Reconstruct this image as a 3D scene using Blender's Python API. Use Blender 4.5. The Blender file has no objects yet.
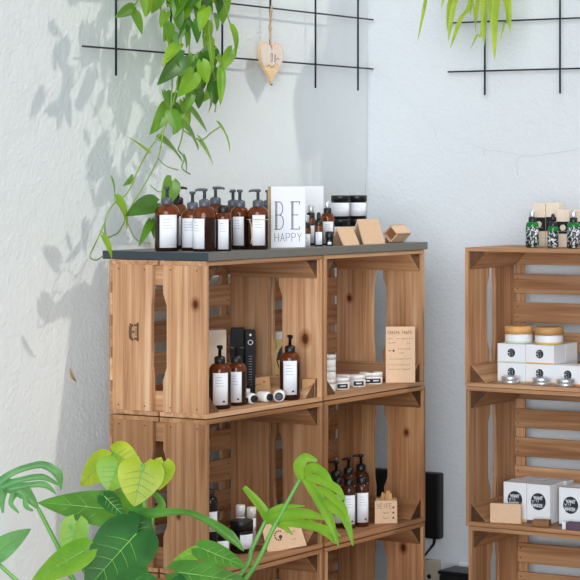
import bpy, bmesh, math, random
from math import sin, cos, pi, radians as R, sqrt, atan2
from mathutils import Vector as V, Matrix as M
random.seed(7)
C = bpy.context.scene.collection
# ------------------------------------------------------------------ camera model (room axes: X along left wall, Y towards left wall)
F, CX, HY, PHI = 2154.13, 625.8, 176.6, R(62.47)
X0, Z0, ZC = -1.054, 5.443, 1.4145
CP, SP = cos(PHI), sin(PHI)
def un_b(px, py, b):
    c = (px-CX)/F
    a = (c*Z0 + c*b*CP - X0 + b*SP)/(CP - c*SP)
    d = Z0 + a*SP + b*CP
    return V((a, b, ZC-(py-HY)*d/F))
def un_a(px, py, a):
    c = (px-CX)/F
    b = (X0 + a*CP - c*Z0 - c*a*SP)/(SP + c*CP)
    d = Z0 + a*SP + b*CP
    return V((a, b, ZC-(py-HY)*d/F))
def un_d(px, py, d):
    xc = (px-CX)/F*d; x = xc-X0; z = d-Z0
    return V((x*CP+z*SP, -x*SP+z*CP, ZC-(py-HY)*d/F))
def un_z(px, py, z):
    return un_d(px, py, (ZC-z)*F/(py-HY))
CAMDIR = 207.5                      # compass angle (deg) from the shelves to the camera
def face(deg): return R(deg+90)     # rotation that turns a -Y front to compass angle deg
# ------------------------------------------------------------------ materials
def srgb(r, g, b):
    f = lambda c: (c/255/12.92 if c <= 10 else ((c/255+.055)/1.055)**2.4)
    return (f(r), f(g), f(b), 1)
def base_mat(name):
    m = bpy.data.materials.new(name); m.use_nodes = True
    nt = m.node_tree; return m, nt, nt.nodes['Principled BSDF']
def N(nt, t, **kw):
    n = nt.nodes.new(t)
    for k, v in kw.items(): setattr(n, k, v)
    return n
def mix(nt, fac, a, b, blend='MIX'):
    n = N(nt, 'ShaderNodeMix', data_type='RGBA', blend_type=blend)
    for sock, val in ((n.inputs[0], fac), (n.inputs[6], a), (n.inputs[7], b)):
        if isinstance(val, (int, float)): sock.default_value = val
        elif isinstance(val, tuple): sock.default_value = val
        else: nt.links.new(val, sock)
    return n.outputs[2]
def plain(name, col, rough=.5, metal=0, var=.06, scale=30, bump=0, coat=0, spec=.5):
    m, nt, p = base_mat(name)
    tc = N(nt, 'ShaderNodeTexCoord'); no = N(nt, 'ShaderNodeTexNoise')
    no.inputs['Scale'].default_value = scale; no.inputs['Detail'].default_value = 4
    nt.links.new(tc.outputs['Object'], no.inputs['Vector'])
    dk = tuple(c*(1-var*2) for c in col[:3])+(1,)
    lt = tuple(min(1, c*(1+var*2)) for c in col[:3])+(1,)
    nt.links.new(mix(nt, no.outputs[0], dk, lt), p.inputs['Base Color'])
    p.inputs['Roughness'].default_value = rough; p.inputs['Metallic'].default_value = metal
    p.inputs['Coat Weight'].default_value = coat; p.inputs['Specular IOR Level'].default_value = spec
    if bump:
        b = N(nt, 'ShaderNodeBump'); b.inputs['Strength'].default_value = bump; b.inputs['Distance'].default_value = .004
        nt.links.new(no.outputs[0], b.inputs['Height']); nt.links.new(b.outputs[0], p.inputs['Normal'])
    return m
def wood(name, dark, mid, light, rough=.62):
    m, nt, p = base_mat(name); L = nt.links.new
    tc = N(nt, 'ShaderNodeTexCoord'); oi = N(nt, 'ShaderNodeObjectInfo')
    off = N(nt, 'ShaderNodeVectorMath', operation='SCALE'); off.inputs[0].default_value = (37, 19, 53); L(oi.outputs['Random'], off.inputs['Scale'])
    add = N(nt, 'ShaderNodeVectorMath', operation='ADD'); L(tc.outputs['Object'], add.inputs[0]); L(off.outputs[0], add.inputs[1])
    def noise(scl, s, det, dist):
        mp = N(nt, 'ShaderNodeMapping'); mp.inputs['Scale'].default_value = scl; L(add.outputs[0], mp.inputs['Vector'])
        n = N(nt, 'ShaderNodeTexNoise'); n.inputs['Scale'].default_value = s; n.inputs['Detail'].default_value = det; n.inputs['Distortion'].default_value = dist
        L(mp.outputs[0], n.inputs['Vector']); return n.outputs[0]
    grain = noise((1.1, 34, 34), 1.7, 5, .6); fibre = noise((4, 170, 170), 1.5, 3, 0); blot = noise((3, 7, 7), 1.2, 2, .2)
    r = N(nt, 'ShaderNodeValToRGB'); e = r.color_ramp.elements
    e[0].position = .14; e[0].color = dark; e[1].position = .82; e[1].color = light
    x = e.new(.5); x.color = mid
    L(grain, r.inputs[0])
    col = mix(nt, .35, r.outputs[0], fibre, 'OVERLAY')
    col = mix(nt, .38, col, blot, 'OVERLAY')
    # the boards differ from one another
    tr = N(nt, 'ShaderNodeValToRGB'); te = tr.color_ramp.elements
    te[0].color = (.72, .67, .63, 1); te[1].color = (1.1, 1.04, 1.0, 1); L(oi.outputs['Random'], tr.inputs[0])
    col = mix(nt, 1, col, tr.outputs[0], 'MULTIPLY')
    # each crate is of its own wood: 'stain' 0 = raw pale pine, 1 = brown stained
    def at(nm):
        a = N(nt, 'ShaderNodeAttribute', attribute_type='OBJECT', attribute_name=nm); return a.outputs['Fac']
    col = mix(nt, at('stain'), col, mix(nt, 1, col, (.52, .40, .28, 1), 'MULTIPLY'))
    # a knot where the board has one
    sx = N(nt, 'ShaderNodeSeparateXYZ'); L(tc.outputs['Object'], sx.inputs[0])
    def math_(op, a, b=None):
        n = N(nt, 'ShaderNodeMath', operation=op)
        for i, v in enumerate((a, b)):
            if v is None: continue
            if isinstance(v, (int, float)): n.inputs[i].default_value = v
            else: L(v, n.inputs[i])
        return n.outputs[0]
    dx = math_('MULTIPLY', math_('SUBTRACT', sx.outputs[0], at('knot_x')), .8)
    dy = math_('SUBTRACT', sx.outputs[1], at('knot_y'))
    d = math_('SQRT', math_('ADD', math_('MULTIPLY', dx, dx), math_('MULTIPLY', dy, dy)))
    q = math_('DIVIDE', d, math_('MAXIMUM', at('knot_r'), .00001))
    q = math_('ADD', q, math_('MULTIPLY', math_('SUBTRACT', fibre, .5), .5))
    kr = N(nt, 'ShaderNodeValToRGB'); ke = kr.color_ramp.elements
    ke[0].position = 0; ke[0].color = (.12, .07, .05, 1); ke[1].position = 1; ke[1].color = (1, 1, 1, 1)
    z = ke.new(.35); z.color = (.2, .11, .07, 1); z = ke.new(.5); z.color = (.62, .42, .3, 1)
    L(math_('MULTIPLY', q, .5), kr.inputs[0])
    col = mix(nt, 1, col, kr.outputs[0], 'MULTIPLY')
    L(col, p.inputs['Base Color']); p.inputs['Roughness'].default_value = rough
    p.inputs['Specular IOR Level'].default_value = .3
    b = N(nt, 'ShaderNodeBump'); b.inputs['Strength'].default_value = .25; b.inputs['Distance'].default_value = .002
    L(fibre, b.inputs['Height']); L(b.outputs[0], p.inputs['Normal'])
    return m
def wall_mat(name, col):
    m, nt, p = base_mat(name); L = nt.links.new
    tc = N(nt, 'ShaderNodeTexCoord')
    n1 = N(nt, 'ShaderNodeTexNoise'); n1.inputs['Scale'].default_value = 90; n1.inputs['Detail'].default_value = 5
    n2 = N(nt, 'ShaderNodeTexNoise'); n2.inputs['Scale'].default_value = 22; n2.inputs['Detail'].default_value = 3
    for n in (n1, n2): L(tc.outputs['Object'], n.inputs['Vector'])
    L(mix(nt, n2.outputs[0], tuple(c*.97 for c in col[:3])+(1,), col), p.inputs['Base Color'])
    p.inputs['Roughness'].default_value = .85; p.inputs['Specular IOR Level'].default_value = .2
    ad = N(nt, 'ShaderNodeMath', operation='ADD'); L(n1.outputs[0], ad.inputs[0]); L(n2.outputs[0], ad.inputs[1])
    b = N(nt, 'ShaderNodeBump'); b.inputs['Strength'].default_value = .6; b.inputs['Distance'].default_value = .004
    L(ad.outputs[0], b.inputs['Height']); L(b.outputs[0], p.inputs['Normal'])
    return m
def glass(name, col, trans=.8, rough=.06, ior=1.4):
    m, nt, p = base_mat(name)
    tc = N(nt, 'ShaderNodeTexCoord'); no = N(nt, 'ShaderNodeTexNoise'); no.inputs['Scale'].default_value = 12
    nt.links.new(tc.outputs['Object'], no.inputs['Vector'])
    nt.links.new(mix(nt, no.outputs[0], tuple(c*.85 for c in col[:3])+(1,), col), p.inputs['Base Color'])
    p.inputs['Transmission Weight'].default_value = trans; p.inputs['Roughness'].default_value = rough; p.inputs['IOR'].default_value = ior
    return m
def leaf_mat(name, c1, c2, trans=.45):
    m, nt, p = base_mat(name); L = nt.links.new
    tc = N(nt, 'ShaderNodeTexCoord'); no = N(nt, 'ShaderNodeTexNoise'); no.inputs['Scale'].default_value = 14; no.inputs['Detail'].default_value = 3
    oi = N(nt, 'ShaderNodeObjectInfo'); off = N(nt, 'ShaderNodeVectorMath', operation='ADD')
    L(tc.outputs['Object'], off.inputs[0]); L(oi.outputs['Random'], off.inputs[1]); L(off.outputs[0], no.inputs['Vector'])
    r = N(nt, 'ShaderNodeValToRGB'); r.color_ramp.elements[0].position = .3; r.color_ramp.elements[1].position = .7
    r.color_ramp.elements[0].color = c1; r.color_ramp.elements[1].color = c2; L(no.outputs[0], r.inputs[0])
    L(r.outputs[0], p.inputs['Base Color']); p.inputs['Roughness'].default_value = .38
    t = N(nt, 'ShaderNodeBsdfTranslucent')
    L(mix(nt, .5, r.outputs[0], (.75, .9, .12, 1), 'MIX'), t.inputs['Color'])
    ms = N(nt, 'ShaderNodeMixShader'); ms.inputs[0].default_value = trans
    L(p.outputs[0], ms.inputs[1]); L(t.outputs[0], ms.inputs[2])
    L(ms.outputs[0], nt.nodes['Material Output'].inputs['Surface'])
    return m
MW = wood('crate_wood', srgb(144, 97, 62), srgb(201, 157, 118), srgb(227, 197, 166))
MW2 = wood('pale_wood', srgb(205, 170, 130), srgb(225, 192, 150), srgb(238, 212, 176))
MBAM = wood('bamboo', srgb(196, 142, 84), srgb(216, 164, 104), srgb(228, 184, 128), .5)
MEND = wood('end_grain', srgb(74, 52, 36), srgb(104, 76, 54), srgb(132, 100, 74))
MNAIL = plain('nail_steel', srgb(58, 42, 34), .6, .3)
MSLATE = plain('slate_laminate', srgb(112, 110, 104), .5, 0, .05, 60)
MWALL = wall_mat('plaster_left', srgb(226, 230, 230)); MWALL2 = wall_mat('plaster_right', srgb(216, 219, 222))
MFLOOR = plain('floor_screed', srgb(128, 112, 96), .6, 0, .05, 8)
MWIRE = plain('black_wire', srgb(34, 44, 54), .5, .2)
MAMB = glass('amber_glass', (.34, .085, .02, 1), .72)
MAMBD = glass('amber_glass_filled', (.035, .011, .006, 1), .3)
MAMB2 = glass('dark_amber_glass', (.10, .03, .014, 1), .35)
MGRN = glass('green_glass', (.02, .36, .06, 1), .6)
MBLK = plain('black_plastic', srgb(19, 20, 22), .4)
MGREY = plain('grey_plastic', srgb(78, 84, 92), .35)
MJBLK = plain('black_glass', srgb(16, 16, 18), .15)
MLAB = plain('white_label', srgb(232, 234, 240), .6, 0, .015)
MLABG = plain('grey_print', srgb(150, 152, 158), .7)
MINK = plain('dark_ink', srgb(38, 42, 50), .7)
MINKB = plain('brown_ink', srgb(92, 66, 48), .8)
MKR = plain('kraft_card', srgb(220, 184, 150), .8, 0, .05, 120)
MKR2 = plain('kraft_board', srgb(186, 142, 96), .8, 0, .06, 120)
MKRD = plain('kraft_inside', srgb(128, 82, 50), .85, 0, .06, 90)
MWHT = plain('white_carton', srgb(232, 233, 236), .55, 0, .01)
MCRM = plain('white_plastic', srgb(236, 234, 230), .3, 0, .01)
MSIL = plain('brushed_aluminium', srgb(216, 217, 220), .32, .7)
MPALE = plain('pale_carton', srgb(226, 208, 186), .7, 0, .04, 60)
MBOX = plain('black_carton', srgb(17, 17, 19), .55, spec=.3)
MYEL = plain('yellow_carton', srgb(222, 200, 128), .6, 0, .05)
MGST = plain('green_strip', srgb(196, 214, 186), .6); MOST = plain('orange_strip', srgb(232, 172, 104), .6); MYST = plain('mustard_strip', srgb(224, 178, 58), .6)
MSOAP = plain('brown_soap', srgb(128, 84, 40), .5, 0, .3, 90); MPUR = plain('purple_wrap', srgb(96, 74, 92), .6)
MTWINE = plain('twine', srgb(206, 176, 142), .9, 0, .1, 200)
MBEIGE = plain('socket_plastic', srgb(196, 184, 166), .45)
MWIREW = plain('pale_cable', srgb(206, 209, 214), .6)
MLF = [leaf_mat('leaf_bright', srgb(84, 148, 26), srgb(146, 192, 50), .45), leaf_mat('leaf_mid', srgb(46, 108, 20), srgb(94, 154, 34), .35), leaf_mat('leaf_deep', srgb(22, 76, 18), srgb(50, 118, 28), .22)]
MLP = leaf_mat('leaf_palm', srgb(130, 168, 30), srgb(190, 208, 66), .5)
MMON = [leaf_mat('split_leaf_green', srgb(38, 110, 36), srgb(84, 156, 52), .35), leaf_mat('split_leaf_deep', srgb(14, 76, 28), srgb(34, 112, 40), .2),
        leaf_mat('split_leaf_lime', srgb(150, 186, 20), srgb(206, 216, 56), .5), leaf_mat('split_leaf_light', srgb(92, 160, 30), srgb(146, 194, 52), .4), leaf_mat('split_leaf_cool', srgb(46, 124, 70), srgb(104, 172, 104), .3)]
MSTEM = plain('green_stem', srgb(104, 164, 72), .45, 0, .1); MVEIN = plain('leaf_vein', srgb(128, 178, 84), .5); MVINE = plain('vine_stem', srgb(134, 160, 66), .6, 0, .12)
MPOT = plain('terracotta', srgb(176, 108, 78), .8, 0, .06, 40); MPOTW = plain('white_ceramic', srgb(228, 226, 222), .3); MSOIL = plain('soil', srgb(52, 38, 28), .95, 0, .3, 90)
# ------------------------------------------------------------------ mesh helpers
class MB:
    def __init__(s): s.bm = bmesh.new(); s.mats = []
    def mi(s, m):
        if m not in s.mats: s.mats.append(m)
        return s.mats.index(m)
    def face(s, pts, m, smooth=False):
        f = s.bm.faces.new([s.bm.verts.new(p) for p in pts]); f.material_index = s.mi(m); f.smooth = smooth; return f
    def box(s, c, d, m, bev=0, rot=None):
        t = bmesh.new(); bmesh.ops.create_cube(t, size=1)
        for v in t.verts: v.co = V((v.co.x*d[0], v.co.y*d[1], v.co.z*d[2]))
        if bev: bmesh.ops.bevel(t, geom=t.edges[:], offset=bev, segments=2, affect='EDGES', profile=.6)
        s._merge(t, m, M.Translation(c) @ (rot or M.Identity(4)))
        return s
    def _merge(s, t, m, mat=None, smooth=False):
        i = s.mi(m); mp = {}
        for v in t.verts: mp[v] = s.bm.verts.new(mat @ v.co if mat else v.co)
        for f in t.faces:
            try: g = s.bm.faces.new([mp[v] for v in f.verts])
            except ValueError: continue
            g.material_index = i; g.smooth = smooth
        t.free()
    def lathe(s, prof, m, c=(0, 0, 0), seg=28, cap=True, smooth=True):
        i = s.mi(m); rings = []
        for r, z in prof:
            rings.append([s.bm.verts.new((c[0]+r*cos(2*pi*k/seg), c[1]+r*sin(2*pi*k/seg), c[2]+z)) for k in range(seg)])
        for a, b in zip(rings, rings[1:]):
            for k in range(seg):
                f = s.bm.faces.new((a[k], a[(k+1) % seg], b[(k+1) % seg], b[k])); f.material_index = i; f.smooth = smooth
        if cap:
            for rg, rev in ((rings[0], True), (rings[-1], False)):
                f = s.bm.faces.new(rg[::-1] if rev else rg); f.material_index = i
        return s
    def tube(s, pts, r, m, seg=8, closed=False):
        pts = [V(p) for p in pts]; i = s.mi(m); rings = []; n = len(pts)
        up = V((.13, .21, .97)); prev = None
        for k, p in enumerate(pts):
            t = (pts[min(k+1, n-1)]-pts[max(k-1, 0)])
            if t.length < 1e-9: t = V((0, 0, 1))
            t.normalize()
            if prev is None:
                x = t.cross(up); x = x.normalized() if x.length > 1e-3 else t.orthogonal().normalized()
            else: x = (prev-t*prev.dot(t)).normalized()
            prev = x; y = t.cross(x); rr = r[k] if isinstance(r, (list, tuple)) else r
            rings.append([s.bm.verts.new(p+(x*cos(2*pi*j/seg)+y*sin(2*pi*j/seg))*rr) for j in range(seg)])
        for a, b in zip(rings, rings[1:]):
            for j in range(seg):
                f = s.bm.faces.new((a[j], a[(j+1) % seg], b[(j+1) % seg], b[j])); f.material_index = i; f.smooth = True
        for rg in (rings[0][::-1], rings[-1]):
            f = s.bm.faces.new(rg); f.material_index = i
        return s
    def prism(s, poly, y0, y1, m, axis='y'):
        """polygon in (x,z) extruded along y (or in (x,y) along z)"""
        i = s.mi(m); g = (lambda u, w, t: (u, t, w)) if axis == 'y' else (lambda u, w, t: (u, w, t))
        a = [s.bm.verts.new(g(u, w, y0)) for u, w in poly]; b = [s.bm.verts.new(g(u, w, y1)) for u, w in poly]
        n = len(poly)
        fs = [s.bm.faces.new(a), s.bm.faces.new(b[::-1])]
        for k in range(n): fs.append(s.bm.faces.new((a[k], b[k], b[(k+1) % n], a[(k+1) % n])))
        for f in fs: f.material_index = i
        return s
    def strokes(s, lines, w, m, y=0, th=.0006):
        """flat raised strokes on the local XZ plane, facing -Y"""
        for ln in lines:
            for (x0, z0), (x1, z1) in zip(ln, ln[1:]):
                d = V((x1-x0, 0, z1-z0))
                if d.length < 1e-7: continue
                L = d.length+w; a = atan2(d.z, d.x)
                s.box(((x0+x1)/2, y-th/2, (z0+z1)/2), (L, th, w), m, 0, M.Rotation(-a, 4, 'Y'))
        return s
    def disc(s, x, z, r, m, y=0, th=.0006, seg=28):
        s.prism([(x+r*cos(2*pi*k/seg), z+r*sin(2*pi*k/seg)) for k in range(seg)], y-th, y, m); return s
    def build(s, name, parent=None, loc=(0, 0, 0), rot=(0, 0, 0), bev=0, sub=0):
        bmesh.ops.recalc_face_normals(s.bm, faces=s.bm.faces[:])
        me = bpy.data.meshes.new(name); s.bm.to_mesh(me); s.bm.free()
        for m in s.mats: me.materials.append(m)
        o = bpy.data.objects.new(name, me); C.objects.link(o); o.location = loc; o.rotation_euler = rot
        if parent: o.parent = parent
        if bev:
            b = o.modifiers.new('bevel', 'BEVEL'); b.width = bev; b.segments = 2; b.limit_method = 'ANGLE'
        if sub:
            b = o.modifiers.new('subsurf', 'SUBSURF'); b.levels = sub; b.render_levels = sub
        return o
def tag(o, label, cat, group=None):
    o['label'] = label; o['category'] = cat
    if group: o['group'] = group
    return o
def thing(name, label, cat, loc, rz=0, group=None):
    o = bpy.data.objects.new(name, None); C.objects.link(o); o.empty_display_size = .05
    o.location = loc; o.rotation_euler = (0, 0, rz); return tag(o, label, cat, group)
def struct(o): o['kind'] = 'structure'; return o
def dup(src, loc, rz, label, group=None):
    def cp(o, par):
        c = o.copy(); C.objects.link(c)
        if par: c.parent = par
        for ch in o.children: cp(ch, c)
        return c
    r = cp(src, None); r.location = loc; r.rotation_euler = (0, 0, rz); r['label'] = label
    if group: r['group'] = group
    return r
# tiny stroke alphabet, cell 1 x 1
def arc(cx, cy, rx, ry, a0, a1, n=8): return [(cx+rx*cos(R(a0+(a1-a0)*k/n)), cy+ry*sin(R(a0+(a1-a0)*k/n))) for k in range(n+1)]
GL = {'A': [[(0, 0), (.5, 1), (1, 0)], [(.2, .38), (.8, .38)]], 'B': [[(0, 0), (0, 1)], [(0, 1)]+arc(.45, .76, .45, .24, 90, -90)+[(0, .52)], [(0, .52)]+arc(.5, .26, .5, .26, 90, -90)+[(0, 0)]],
      'D': [[(0, 0), (0, 1)]+arc(.3, .5, .7, .5, 90, -90)+[(0, 0)]], 'E': [[(1, 1), (0, 1), (0, 0), (1, 0)], [(0, .52), (.8, .52)]], 'F': [[(1, 1), (0, 1), (0, 0)], [(0, .52), (.8, .52)]],
      'H': [[(0, 0), (0, 1)], [(1, 0), (1, 1)], [(0, .5), (1, .5)]], 'I': [[(.5, 0), (.5, 1)]], 'K': [[(0, 0), (0, 1)], [(1, 1), (0, .45), (1, 0)]], 'N': [[(0, 0), (0, 1), (1, 0), (1, 1)]],
      'O': [arc(.5, .5, .5, .5, 0, 360, 14)], 'P': [[(0, 0), (0, 1)], [(0, 1)]+arc(.45, .74, .5, .26, 90, -90)+[(0, .48)]], 'S': [arc(.5, .75, .45, .25, 30, 270)+arc(.5, .25, .45, .25, 90, -150)],
      'T': [[(0, 1), (1, 1)], [(.5, 1), (.5, 0)]], 'U': [[(0, 1), (0, .3)]+arc(.5, .3, .5, .3, 180, 360)+[(1, 1)]], 'W': [[(0, 1), (.25, 0), (.5, .7), (.75, 0), (1, 1)]], 'Y': [[(0, 1), (.5, .5), (1, 1)], [(.5, .5), (.5, 0)]],
      '3': [arc(.4, .74, .5, .26, 140, -90)+arc(.4, .26, .55, .26, 90, -140)]}
def word(t, x, z, w, h, gap):
    out = []
    for ch in t:
        out += [[(x+u*w, z+v*h) for u, v in ln] for ln in GL[ch]]; x += w+gap
    return out
def scribble(x0, x1, z, h, rnd):
    pts = []; x = x0
    while x < x1: pts.append((x, z+rnd.uniform(-.5, .5)*h)); x += h*rnd.uniform(.35, .8)
    return pts
# ------------------------------------------------------------------ room
def slab(name, c, d, m): return MB().box(c, d, m).build(name)
AW, BW = 1.325, .42
struct(slab('wall_left', ((-4.5+AW+.1)/2, BW+.06, 1.6), (AW+.1+4.5, .12, 3.2), MWALL))
struct(slab('wall_right', (AW+.05, (BW-.86)/2, 1.6), (.1, BW+.86, 3.2), MWALL2))
struct(slab('floor', (-1.6, -2.3, -.05), (5.9, 5.6, .1), MFLOOR))
struct(slab('baseboard_left', ((-4.5+AW)/2, BW-.007, .04), (AW+4.5, .014, .08), MWHT))
struct(slab('baseboard_right', (AW-.007, (BW-.014-.86)/2, .04), (.014, BW+.846, .08), MWHT))
# ------------------------------------------------------------------ wooden crates
def board(name, L, Wd, T, parent, loc, rot, nails=(), notch=None, seed=0, knot=None):
    """plank: length on local X, width on Y, thickness on Z"""
    r = random.Random(seed); mb = MB(); n = 10
    if notch is None:
        top = [(-L/2+L*k/n, Wd/2+r.uniform(-.0007, .0007)) for k in range(n+1)]
        bot = [(-L/2+L*k/n, -Wd/2+r.uniform(-.0007, .0007)) for k in range(n+1)]
    else:
        s, d, a, b = notch          # side, depth, from, to
        def edge(sd):
            e = []
            for x in [-L/2, a-.03, a, b, b+.03, L/2]:
                e.append((x, sd*(Wd/2-(d if sd == s and a-.001 <= x <= b+.001 else 0))))
            return e
        top, bot = edge(1), edge(-1)
    mb.prism(bot+top[::-1], -T/2, T/2, MW, 'z')
    for (nx, ny) in nails:
        for sd in (1, -1):
            z = sd*(T/2+.0003); rr = .0022
            mb.face([(nx+rr*cos(2*pi*k/8), ny+rr*sin(2*pi*k/8), z) for k in range(8)], MNAIL)
    o = mb.build(name, parent, loc, rot, bev=.0012)
    if knot: o['knot_x'], o['knot_y'], o['knot_r'] = knot
    return o
UP = (0, -pi/2, 0)
def crate(label, loc, rz, W=.5, H=.398, D=.305, seed=0, knots={}, slots=True, stain=0):
    t = thing('wooden_crate', label, 'crate', loc, rz, 'stacked wooden crates')
    T = .0115; rnd = random.Random(seed); hs = H-2*T
    fw, gp = D*.455, D*.11; bw = D-fw-gp
    # side boards stand upright (local X up); local Y -> width along depth, thickness across
    for sd, x in (('left', T/2), ('right', W-T/2)):
        k = 'F'+sd; nl = [(s*(hs/2-.012), w) for s in (1, -1) for w in (-.04, .045)]
        board('side_board', hs, fw, T, t, (x, fw/2, H/2), (pi/2, -pi/2, pi/2) if 0 else M3((0, 0, 1), (0, 1, 0)), nl, (1, .012, -.075, .085) if slots else None, seed+1, knots.get(k))
        k = 'B'+sd
        board('side_board', hs, bw, T, t, (x, D-bw/2, H/2), M3((0, 0, 1), (0, 1, 0)), nl, (-1, .004, -.075, .085) if slots else None, seed+2, knots.get(k))
    for nm, z in (('bottom_board', T/2), ('top_board', H-T/2)):
        for y, w in ((D*.245, D*.49), (D*.7575, D*.485)):
            board(nm, W, w, T, t, (W/2, y, z), (0, 0, 0), [(-W/2+.006, -.04), (W/2-.006, .04)], None, seed+int(y*999))
    n = 5; sh = .060; pitch = (H-sh)/(n-1)
    for i in range(n):
        z = sh/2+pitch*i
        board('back_slat', W, sh-rnd.uniform(0, .004), .009, t, (W/2, D+.0046, z), M3((1, 0, 0), (0, 0, 1)), [(s*(W/2-.022), w) for s in (1, -1) for w in (-.015, .015)], None, seed+30+i, knots.get('S%d' % i))
    for x in (.024, W-.024):
        board('back_batten', H-.004, .032, .009, t, (x, D+.0138, H/2), M3((0, 0, 1), (1, 0, 0)), (), None, seed+50)
    lg = .052
    for sx in (0, 1):
        for sz in (0, 1):
            mb = MB(); x0 = T+.0003 if sx == 0 else W-T-.0003; z0 = T+.0003 if sz == 0 else H-T-.0003
            dx = lg if sx == 0 else -lg; dz = lg if sz == 0 else -lg; LN = D-.018
            # prism with its length on local X so the grain follows it
            mb.prism([(x0+0, z0), (x0+dx, z0), (x0+dx*.98, z0+dz*.06), (x0+dx*.06, z0+dz*.98), (x0, z0+dz)], -LN/2, LN/2, MW)
            k = mb.mi(MEND); mb.bm.faces.ensure_lookup_table()
            for f in mb.bm.faces[:2]: f.material_index = k
            o = mb.build('corner_post', None)
            rot = M.Rotation(-pi/2, 4, 'Z'); cen = V((x0, 0, z0))
            o.data.transform(M.Translation(-cen)); o.data.transform(rot)
            o.parent = t; o.location = (x0, .009+LN/2, z0); o.rotation_euler = (0, 0, pi/2)
            b = o.modifiers.new('bevel', 'BEVEL'); b.width = .0012; b.segments = 1; b.limit_method = 'ANGLE'
    for ch in t.children: ch['stain'] = float(stain)
    return t
def M3(ex, ey):
    ex, ey = V(ex), V(ey); ez = ex.cross(ey)
    return M(((ex.x, ey.x, ez.x), (ex.y, ey.y, ez.y), (ex.z, ey.z, ez.z))).to_euler()
ct1 = crate('upper left crate under the slate board, burned mark on its side', (-.010, 0, .802), 0, seed=11, stain=0.12,
      knots={'Fleft': (.09, -.035, .0095), 'Fright': (-.03, -.02, .013), 'S2': (.1, .01, .006)})
ct2 = crate('upper right crate under the slate board, holding white jars and a kraft sign', (.502, .001, .802), 0, seed=41, stain=0.20, knots={'Bright': (.05, .02, .008)})
cm1 = crate('middle left crate of the dark topped shelf, partly behind the split leaf plant', (-.006, .002, .401), 0, seed=71, stain=0.62, knots={'Fleft': (-.05, .02, .006)})
cm2 = crate('middle right crate of the dark topped shelf, holding a cluster of amber bottles', (.506, 0, .401), 0, seed=101, stain=0.80, knots={'Fright': (.06, -.01, .008)})
cb1 = crate('bottom left crate of the dark topped shelf, standing on the floor', (-.005, .003, 0), 0, seed=131, stain=0.70)
cb2 = crate('bottom right crate of the dark topped shelf, empty', (.507, .002, 0), 0, seed=161, stain=0.75, knots={'Fright': (.12, .0, .01)})
RA, RB, RP = .98, -.152, .4035
cr1 = crate('top crate of the right hand shelf, holding white cartons and bamboo lidded jars', (RA, RB, 2*RP), -pi/2, H=RP-.001, D=.262, seed=201, stain=0.35)
cr2 = crate('middle crate of the right hand shelf, holding white boxes with dark round logos', (RA, RB-.003, RP), -pi/2, H=RP-.001, D=.262, seed=231, stain=0.50, knots={'S4': (-.165, .004, .007)})
cr3 = crate('bottom crate of the right hand shelf, empty', (RA, RB-.012, 0), -pi/2, H=RP-.001, D=.262, seed=261, stain=0.60)
# burned mark on the rear side board
mb = MB()
for y0, z0, y1, z1, w in [(.034, -.012, .034, .012, .003), (.029, -.018, .029, .018, .0022), (.025, .016, .031, .018, .004), (.025, -.020, .031, -.016, .0045), (.02, 0, .023, 0, .003), (.012, .017, .016, .017, .004), (.012, -.018, .016, -.018, .004), (.013, -.01, .013, .01, .0012), (.007, -.021, .007, .021, .0042)]:
    mb.strokes([[(-y0, z0), (-y1, z1)]], w*1.5, MINKB)
p = un_b(136.5, 331.5, 0); c = un_a(136.5, 331.5, .0)
o = mb.build('burned_stamp', ct1, (-.0002, c.y-.0, c.z-.802), (0, 0, -pi/2)); o.data.transform(M.Translation((.02, 0, 0)))
# dark top
mb = MB().box((.5035, .169, 1.2115), (1.017, .346, .0215), MSLATE, .0012)
k = mb.mi(plain('dark_end_face', srgb(46, 58, 64), .5))  # the two end faces are a darker blue grey than the rest
for f in mb.bm.faces:
    f.normal_update()
    if abs(f.normal.x) > .9: f.material_index = k
tag(mb.build('shelf_top'), 'long dark slate grey board laid across the left crates', 'board')
TOP = 1.2223; S1 = .802+.0118; S2 = .401+.0118; RT = 3*RP+.0002; R1 = 2*RP+.0118; R2 = RP+.0118
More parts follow.
